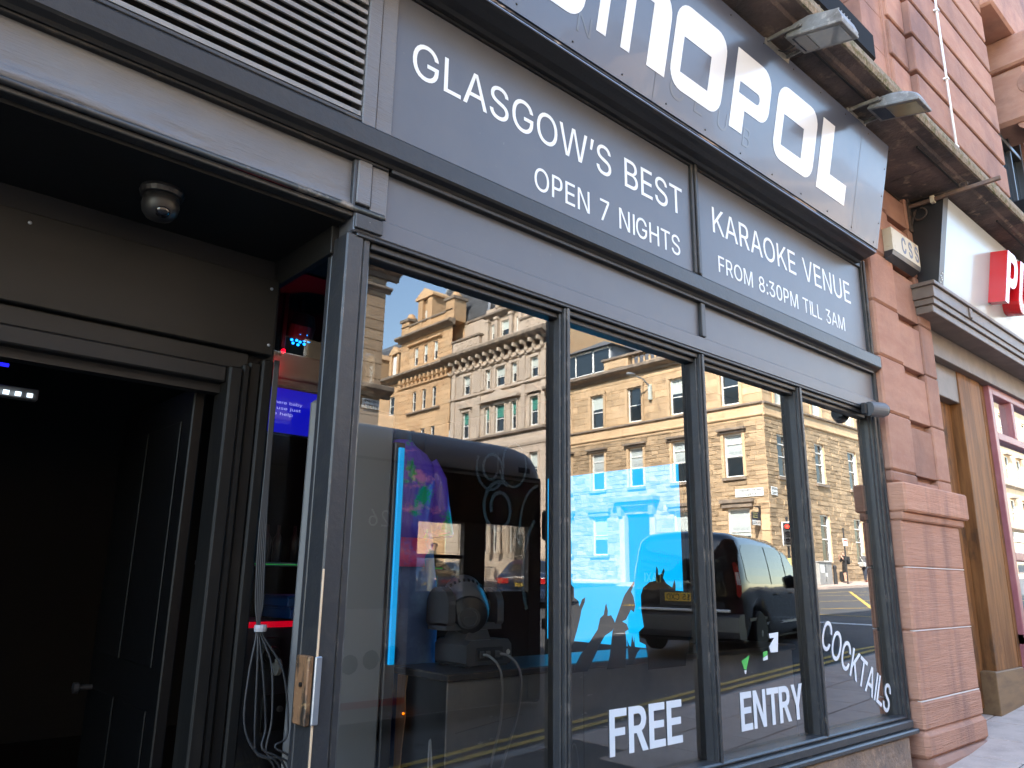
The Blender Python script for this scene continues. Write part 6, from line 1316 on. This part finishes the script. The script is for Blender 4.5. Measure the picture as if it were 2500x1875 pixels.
# ---- bus standing at the left
bx1, bD = 6.13, 4.0; bz = .10
bus = thing('bus', 'dark grey bus standing at the kerb with tinted windows and a route number', 'bus', (0, ry(bD)-1.25, bz))
FBs = Fr((0, ry(bD)), (1, 0), (0, 1)); FBo = Fr((0, ry(bD)-2.5), (1, 0), (0, -1))
wb_op = [(4.42, 5.02, 1.46, 2.14), (5.30, 5.94, 1.46, 2.16)]+[(-5.2+1.5*k, -3.85+1.5*k, 1.25, 2.5) for k in range(5)]
def bus_side(F, ops, nm):
    mb = MB(); x0, x1 = -6.0, bx1; us = sorted({x0, x1, *[k for o in ops for k in o[:2]]}); zs = sorted({.32, 2.70, *[k for o in ops for k in o[2:4]]})
    for a, b in zip(us, us[1:]):
        for c, d in zip(zs, zs[1:]):
            if any(o[0] <= a+1e-6 and b <= o[1]+1e-6 and o[2] <= c+1e-6 and d <= o[3]+1e-6 for o in ops): continue
            n = len(mb.v); F.box(mb, a, b, -.06, 0, c, d)
    return mb
put('side_panel', bus_side(FBs, wb_op, ''), 'bus_grey', bus); put('side_panel', bus_side(FBo, [(4.0, 5.0, .9, 2.2), (5.15, 5.95, .9, 2.3)]+[(-5.2+1.5*k, -3.85+1.5*k, .9, 2.4) for k in range(6)], ''), 'bus_dark', bus)
rf = MB(); rp = []
yb = ry(bD); prof_r = [(0, 2.70), (.0, 2.78), (-.03, 2.90), (-.10, 3.02), (-.25, 3.09), (-.6, 3.14), (-1.25, 3.15), (-1.9, 3.14), (-2.25, 3.09), (-2.4, 3.02), (-2.47, 2.9), (-2.5, 2.70)]
stx = [(-6.0, 1), (5.60, 1), (5.82, .985), (5.98, .93), (6.08, .80), (6.13, .58)]
for x, f in stx: rf.v += [(x, yb+o+(.0 if f == 1 else -.10*(1-f)*(1 if o > -1.25 else -1)), 2.70+(z-2.70)*f if f < 1 else z) for o, z in prof_r]
np_ = len(prof_r)
for i in range(len(stx)-1):
    for j in range(np_-1): rf.f.append((i*np_+j, i*np_+j+1, (i+1)*np_+j+1, (i+1)*np_+j)); rf.r.append(.5)
rf.f.append(tuple((len(stx)-1)*np_+j for j in range(np_))); rf.r.append(.5)
put('roof', rf, 'bus_grey', bus, smooth=True)
fbox(FBs, bus, 'gutter', 'bus_dark', (-6, 6.1, -.01, .02, 2.69, 2.715)); fbox(FBs, bus, 'tinted_band', 'car_glass', (4.38, 6.10, .002, .012, 2.16, 2.66)); fbox(FBs, bus, 'seam', 'bus_white', (5.46, 5.475, .0, .006, 2.72, 2.95))
fbox(FBs, bus, 'pillar', 'bus_dark', (5.02, 5.30, .001, .015, .35, 2.16), (5.94, 6.12, .001, .015, .35, 2.16), (4.36, 4.42, .001, .012, .9, 2.16))
fbox(FBs, bus, 'lower_panel', 'bus_dark', (4.365, 6.12, .001, .006, .33, 1.455))
fbox(FBs, bus, 'window_rail', 'bus_dark', (4.42, 5.02, -.05, -.01, 1.78, 1.82))
for a, b, c, d in wb_op: mb = MB(); mb.face([FBs.p(a, -.03, c), FBs.p(b, -.03, c), FBs.p(b, -.03, d), FBs.p(a, -.03, d)]); put('window', mb, 'bus_glass', bus)
put('lettering', text_mb('26', FBs.p(4.10, .004, 2.06), (-1, 0, 0), (0, 0, 1), .24, .16, .002), 'sign_white', bus)
npn = fbox(FBs, bus, 'notice_panel', 'bus_white', (3.55, 4.36, .002, .008, .48, 1.30)); fbox(FBs, bus, 'red_stripe', 'tail_red', (3.5, 4.36, .003, .010, .44, .50))
for k, u in enumerate((3.75, 3.97, 4.20)): mb = MB(); mb.lathe([(.085, 0), (.085, .004), (.01, .004)], FBs.p(u, .008, .82+.03*k), 'y', 20); put('pictogram', mb, 'plate_text', npn)
fbox(FBs, bus, 'name_badge', 'navy', (5.78, 5.95, .0, .006, 2.76, 2.82))
mb = MB(); mb.face([(6.14, yb-.1, .9), (6.14, yb-2.4, .9), (6.10, yb-2.35, 2.6), (6.10, yb-.15, 2.6)]); put('windscreen', mb, 'bus_glass', bus); mb = MB(); mb.box(6.04, 6.16, yb-2.5, yb, .3, .92, .03); put('front_panel', mb, 'bus_dark', bus)
mb = MB(); mb.box(6.14, 6.34, yb-.02, yb+.14, 2.02, 2.36, .03); bm_ = put('wing_mirror', mb, 'dark_plastic', bus); mb = MB(); mb.tube([(6.28, yb+.06, 2.03), (6.31, yb+.05, 1.85), (6.30, yb+.02, 1.25), (6.2, yb-.02, 1.1)], .013, 8); put('mirror_arm', mb, 'dark_plastic', bus); mb = MB(); mb.box(6.16, 6.30, yb-.02, yb+.05, 1.05, 1.17, .015); put('arm_foot', mb, 'dark_plastic', bus)
mb = MB(); mb.box(-6, 6.0, yb-2.45, yb-.06, .40, .45); put('floor', mb, 'bus_dark', bus); mb = MB(); mb.box(-6.05, -5.98, yb-2.5, yb, .3, 2.8); put('rear_panel', mb, 'bus_dark', bus)
for xw in (3.05, -3.4):
    for yy, sd_ in ((yb-.12, 1), (yb-2.38, -1)):
        t = MB(); t.lathe([(.25, -.14), (.42, -.14), (.47, -.1), (.47, .1), (.42, .14), (.25, .14), (.05, .10)], (xw, yy, .49+bz-.1), 'y', 28); put('wheel', t, 'tyre', bus)
    mb = MB(); FBs.flat(mb, [(xw+.62*math.cos(R(a)), .40+.62*math.sin(R(a))) for a in range(0, 181, 12)], .001, .010); put('wheel_arch', mb, 'bus_dark', bus)
for k in range(5):
    mb = MB(); mb.box(-4.5+1.4*k, -4.05+1.4*k, yb-.95, yb-.2, .5, 1.0, .04); mb.box(-4.6+1.4*k, -4.5+1.4*k, yb-.95, yb-.2, .5, 1.6, .04); put('seat', mb, 'navy', bus)
# ---- parked cars down the cross street
def car(label, loc, rz, paint):
    c = thing('parked_car', label, 'car', loc, rz); xs2 = [0, .05, .15, .3, .42, .47, .52, .6, .7, .8, .9, 1.0, 1.08, 1.13, 1.18, 1.4, 1.8, 2.2, 2.6, 2.9, 3.0, 3.05, 3.1, 3.2, 3.3, 3.4, 3.5, 3.6, 3.68, 3.73, 3.78, 4.0, 4.2, 4.3]
    def zb(x):
        z = .2
        for q_ in (.82, 3.4):
            d = abs(x-q_)
            if d < .35: z = max(z, .3+math.sqrt(.35**2-d*d))
        return z
    P_ = [(0, .86), (.1, .98), (.5, 1.04), (1.0, 1.36), (1.4, 1.45), (2.1, 1.46), (2.6, 1.36), (3.2, 1.0), (3.9, .88), (4.2, .76), (4.3, .6)]
    def tp(x):
        for a, b in zip(P_, P_[1:]):
            if a[0] <= x <= b[0]: return a[1]+(b[1]-a[1])*(x-a[0])/(b[0]-a[0])
        return .6
    B = Body([(x, zb(x), tp(x), .88-.1*max(0, 1-x/.3)**2-.15*max(0, (x-3.7)/.6)**2, .24) for x in xs2], .88); B.zt_full = 1.46
    bo = local('body', B.mesh(), paint, c, True)
    for sd_ in (1, -1):
        local('side_window', B.patch([(.85, .94, 1.18), (1.1, .92, 1.33), (1.5, .91, 1.38), (1.9, .91, 1.38)], sd_), 'car_glass', bo); local('side_window', B.patch([(1.96, .91, 1.38), (2.3, .91, 1.34), (2.7, .91, 1.18), (3.0, .91, 1.02)], sd_), 'car_glass', bo)
        local('tail_lamp', B.patch([(.01, .70, .86), (.16, .70, .88)], sd_, .012), 'tail_red', bo)
        t = MB(); t.box(2.75, 2.9, sd_*.88, sd_*1.02, .9, 1.02, .03); local('wing_mirror', t, paint, bo)
        for wx in (.82, 3.4): wheel(c, wx, sd_*.78, .31, .31, .19, sd_)
    t = MB(); t.face([(.42, -.58, 1.03), (.42, .58, 1.03), (.93, .5, 1.345), (.93, -.5, 1.345)]); local('rear_window', t, 'car_glass', bo)
    t = MB(); t.box(-.02, .0, -.26, .26, .62, .73); local('number_plate', t, 'plate_yellow', bo); t = MB(); t.box(-.06, .1, -.82, .82, .25, .55, .05); local('rear_bumper', t, paint, bo); t = MB(); t.box(-.012, .0, .45, .78, .70, .86, .003); t.box(-.012, .0, -.78, -.45, .70, .86, .003); local('tail_lamp', t, 'tail_red', bo)
    t = MB(); t.box(.1, 4.1, -.8, .8, .18, .3); local('underbody', t, 'int_black', bo)
    return c
car('dark blue car with yellow rear plate parked right behind the bus mirror', (15.6, ry(14.6), gz(16)-.12), R(-35), 'car_blue')
car('dark blue car seen through the front window of the bus', (13.6, ry(16.2), gz(14)-.12), R(150), 'car_blue')
car('silver car parked by the grey stone building beyond the bus', (34, ry(40), gz(34)-.12), R(-90), 'car_silver')
car('dark car parked at the far kerb right of the last pedestrian', (49.0, ry(14.6), gz(49)-.12), R(180), 'car_blue')

# ------------------------------------------------------------------ street furniture
tl = thing('traffic_light', 'traffic light showing red with a white border and a turn sign', 'traffic light', (35.9, ry(17.3), gz(36)))
T0 = Vector((35.9, ry(17.3), 0)); ta = Matrix.Translation(T0) @ Matrix.Rotation(R(61), 4, 'Z')        # faces back along the street (local +y)
def tlp(nm, mb, mat, par=tl, sm=False): mb.xf(ta); return put(nm, mb, mat, par, smooth=sm)
mb = MB(); mb.lathe([(.057, gz(36)-.05), (.057, 4.75), (.03, 4.78)], (0, -.22, 0), 'z', 14); tlp('pole', mb, 'sign_black')
mb = MB(); mb.box(-.26, .26, -.05, .02, 3.34, 4.52, .03); mb.box(.26, .68, -.05, .02, 3.34, 3.80, .03); tlp('border', mb, 'sign_white')
mb = MB(); mb.box(-.20, .20, .0, .12, 3.40, 4.46, .03); hd = tlp('signal_head', mb, 'sign_black'); mb = MB(); mb.box(.28, .62, .0, .08, 3.40, 3.74, .03); sg = tlp('sign_box', mb, 'sign_black')
for z, mt in ((4.28, 'signal_red'), (3.93, 'lens_glass'), (3.58, 'lens_glass')):
    mb = MB(); mb.lathe([(.10, .122), (.07, .14), (.01, .145)], (0, 0, z), 'y', 18); tlp('lens', mb, mt, hd); mb = MB(); mb.tube([(.125*math.cos(R(a)), .20, z+.125*math.sin(R(a))) for a in range(0, 181, 20)], .012, 6); mb.lathe([(.12, .11), (.12, .20), (.112, .2), (.112, .11)], (0, 0, z), 'y', 18); tlp('hood', mb, 'sign_black', hd)
mb = MB(); mb.lathe([(.14, .082), (.14, .09), (.105, .09), (.105, .082)], (.45, 0, 3.57), 'y', 20); tlp('ring', mb, 'tail_red', sg); mb = MB(); mb.lathe([(.105, .082), (.105, .087), (.01, .087)], (.45, 0, 3.57), 'y', 20); tlp('disc', mb, 'sign_white', sg)
mb = MB(); mb.tube([(.43, .09, 3.50), (.43, .09, 3.58), (.46, .09, 3.61), (.51, .09, 3.61)], .014, 6); tlp('arrow', mb, 'sign_black', sg)
mb = MB(); mb.box(-.08, .08, -.18, -.10, 2.35, 2.75, .02); tlp('push_button', mb, 'taxi_yellow')
cab = thing('utility_cabinet', 'grey utility cabinet with peeling posters on the far pavement', 'cabinet', (39.6, ry(17.5), gz(39.6)))
mb = MB(); mb.box(38.95, 40.35, ry(17.95), ry(17.35), gz(39), 2.62, .02); put('housing', mb, 'grey_metal', cab); mb = MB(); mb.box(38.9, 40.4, ry(18.0), ry(17.3), 2.62, 2.68, .01); put('lid', mb, 'grey_metal', cab)
mb = MB(); mb.box(39.1, 39.5, ry(17.35), ry(17.345), 2.1, 2.5); mb.box(39.6, 39.8, ry(17.35), ry(17.345), 1.9, 2.1); put('poster', mb, 'sign_white', cab); mb = MB(); mb.box(39.64, 39.66, ry(17.35), ry(17.34), gz(39.6), 2.6); put('door_seam', mb, 'sign_black', cab)
bo_ = MB(); bo_.lathe([(.11, 0), (.10, .1), (.09, .75), (.11, .8), (.11, .9), (.08, .98), (.01, 1.0)], (40.75, ry(17.4), gz(40.75)), 'z', 14); tag(put('bollard', bo_, 'sign_black', None, (40.75, ry(17.4), gz(40.75))), 'short black bollard beside the utility cabinet', 'bollard')
ps = thing('parking_sign', 'slim black post with a small white parking plate by the far kerb', 'sign', (41.7, ry(17.2), gz(41.7)))
mb = MB(); mb.lathe([(.04, 0), (.04, 2.95), (.02, 2.97)], (41.7, ry(17.2), gz(41.7)), 'z', 12); put('post', mb, 'sign_black', ps); mb = MB(); mb.box(41.45, 41.95, ry(17.16), ry(17.14), 3.55, 3.95, .01); pp = put('plate', mb, 'sign_white', ps); mb = MB(); mb.box(41.5, 41.9, ry(17.14), ry(17.135), 3.80, 3.9); put('print_band', mb, 'tail_red', pp)
for k, (x, D) in enumerate(((33.9, 36.5), (34.0, 41.0))):
    lp_ = thing('lantern_post', ['black lantern post by the entrance columns of the grey block, nearer one', 'black lantern post by the entrance columns of the grey block, farther one'][k], 'street lamp', (x+1.5, ry(D), 1.3)); c = (x+1.5, ry(D), 1.3)
    mb = MB(); mb.lathe([(.14, 0), (.1, .4), (.05, .5), (.045, 2.2), (.08, 2.3)], c, 'z', 12); put('post', mb, 'sign_black', lp_); mb = MB(); mb.lathe([(.12, 2.3), (.22, 2.75)], c, 'z', 6); put('lantern_glass', mb, 'film', lp_); mb = MB(); mb.lathe([(.26, 2.75), (.1, 2.98), (.03, 3.15)], c, 'z', 6); put('lantern_cap', mb, 'sign_black', lp_)
rl_ = thing('iron_railing', 'black iron railings with upright bars along the far pavement behind the bus', 'railing', (36.2, ry(45), 1.3))
for k in range(60):
    if k == 0:
        mb = MB(); mb.box(-.012, .012, -.012, .012, 0, 1.1); bme = mb.mesh('bar'); bme.materials.append(MAT['sign_black'])
    share('bar', bme, rl_, (0, 4.5-.15*k, 0))
mb = MB(); mb.box(36.18, 36.22, ry(50), ry(40), 2.28, 2.32); mb.box(36.18, 36.22, ry(50), ry(40), 1.45, 1.48); put('rail', mb, 'sign_black', rl_)

# ------------------------------------------------------------------ people
def person(label, loc, rz, h, top_, legs, shoes='shoe', hair='hair', stride=.12, arm=(0, 0), extra=None, skin='skin', legskin=None):
    k = h/1.75; V_ = {}; E_ = []
    def J(n, x, y, z, r, par=None):
        V_[n] = (len(V_), (x*k, y*k, z*k), r*k)
        if par: E_.append((V_[par][0], V_[n][0]))
    J('pel', 0, 0, .95, .145); J('waist', 0, .0, 1.10, .135, 'pel'); J('chest', 0, .01, 1.30, .165, 'waist'); J('uch', 0, 0, 1.42, .13, 'chest'); J('neck', 0, .01, 1.50, .058, 'uch'); J('chin', 0, .035, 1.56, .07, 'neck'); J('head', 0, .03, 1.645, .098, 'chin'); J('crown', 0, .02, 1.70, .075, 'head')
    for s, sg in (('l', -1), ('r', 1)):
        J('hip'+s, sg*.095, 0, .90, .10, 'pel'); J('kn'+s, sg*.10, sg*stride*.6, .50, .068, 'hip'+s); J('ank'+s, sg*.10, sg*stride-.02, .09, .045, 'kn'+s); J('toe'+s, sg*.105, sg*stride+.15, .035, .04, 'ank'+s)
        J('sh'+s, sg*.19, 0, 1.40, .065, 'uch'); b_ = arm[0 if sg < 0 else 1]
        if b_: J('el'+s, sg*.24, .06, 1.14, .05, 'sh'+s); J('wr'+s, sg*.13, .22, 1.14+.30*b_, .036, 'el'+s); J('ha'+s, sg*.08, .22, 1.20+.34*b_, .04, 'wr'+s)
        else: J('el'+s, sg*.25, -.02, 1.12, .05, 'sh'+s); J('wr'+s, sg*.26, .05, .88, .036, 'el'+s); J('ha'+s, sg*.26, .08, .78, .04, 'wr'+s)
    me = bpy.data.meshes.new('tmp'); me.from_pydata([v[1] for v in V_.values()], E_, []); ob = bpy.data.objects.new('tmp', me); COL.objects.link(ob)
    sk = ob.modifiers.new('s', 'SKIN'); ob.modifiers.new('d', 'SUBSURF').levels = 2
    for i, (n, v) in enumerate(V_.items()): sv = me.skin_vertices[0].data[i]; sv.radius = (v[2], v[2]*(.72 if n in ('pel', 'waist', 'chest', 'uch') else 1)); sv.use_root = (n == 'pel')
    bpy.context.view_layer.update(); dg = bpy.context.evaluated_depsgraph_get(); bm_ = bpy.data.meshes.new_from_object(ob.evaluated_get(dg)); bpy.data.objects.remove(ob)
    bm_.name = 'body'; bm_.materials.clear()
    for m_ in (skin, top_, legs, shoes, hair, legskin or legs): bm_.materials.append(MAT[m_])
    for p in bm_.polygons:
        c = p.center/k; hand = math.hypot(c.x, 0) > .18 and (c.z < .84) or (c.y > .17 and c.z > 1.0 and abs(c.x) < .22 and c.z < 1.6)
        if c.z > 1.50: i = 4 if (c.z > 1.66 or (c.y < -.01 and c.z > 1.58)) else 0
        elif hand: i = 0
        elif c.z > .94: i = 1
        elif c.z < .09: i = 3
        elif c.z < .55: i = 5
        else: i = 2
        if abs(c.x) > .19 and .84 <= c.z < 1.3: i = 1
        p.material_index = i; p.use_smooth = True
    t = thing('person', label, 'person', loc, rz); b = bpy.data.objects.new('body', bm_); COL.objects.link(b); b.parent = t
    for nm, mb, mt in (extra or []): local(nm, mb, mt, t)
    return t
e1 = MB(); e1.box(-.17, .17, -.30, -.12, 1.02, 1.46, .05); e1b = MB(); e1b.box(-.45, -.20, -.1, .1, .05, .62, .06)
person('person in black jacket holding a phone beside a dark bag near the parking sign', (43.6, ry(18.2), gz(43.6)), R(120), 1.74, 'black_cloth', 'black_cloth', 'shoe', 'hair', .04, (1, 1), [('backpack', e1, 'black_cloth'), ('bag', e1b, 'black_cloth')], legskin='skin')
e2 = MB(); e2.box(-.22, .20, -.28, -.12, .85, 1.12, .05); e2s = MB(); e2s.tube([(-.18, -.17, 1.0), (0, -.18, 1.2), (.17, -.1, 1.43)], .02, 6)
person('bald person in grey top walking away with a pale shoulder bag slung behind', (45.9, ry(18.1), gz(45.9)), R(-85), 1.74, 'grey_cloth', 'navy', 'red_shoe', 'skin', .14, (0, 0), [('shoulder_bag', e2, 'grey_metal'), ('strap', e2s, 'grey_metal')])
e3 = MB(); e3.box(.06, .40, .10, .16, .62, .92, .02)
person('person in khaki jacket carrying a turquoise bag, seen through the bus windows', (11.5, ry(13.5), gz(11.5)), R(-60), 1.76, 'khaki', 'khaki', 'shoe', 'hair', .1, (0, 0), [('bag', e3, 'bag_blue')])
person('balding person in dark coat seen through the front window of the bus', (15.2, ry(16.4), gz(15.2)), R(100), 1.72, 'navy', 'black_cloth', 'shoe', 'skin', .08, (0, 0))
fb_ = thing('window_box', 'small green window box on a sill of the grey block behind the bus', 'window box', (CX-.3, CY-19.2, 3.2)); mb = MB(); FH.box(mb, .9, 1.9, .1, .35, 3.25, 3.42, .02); put('trough', mb, 'sign_black', fb_)
mb = MB()
for k in range(120): c = FH.p(random.uniform(.95, 1.85), random.uniform(.08, .38), 3.45+random.random()*.25); a = random.uniform(0, 6); mb.face([c, c+Vector((.05*math.cos(a), .05*math.sin(a), .05)), c+Vector((.0, .03, .1))])
stuff(put('leaves', mb, 'leaf', fb_))
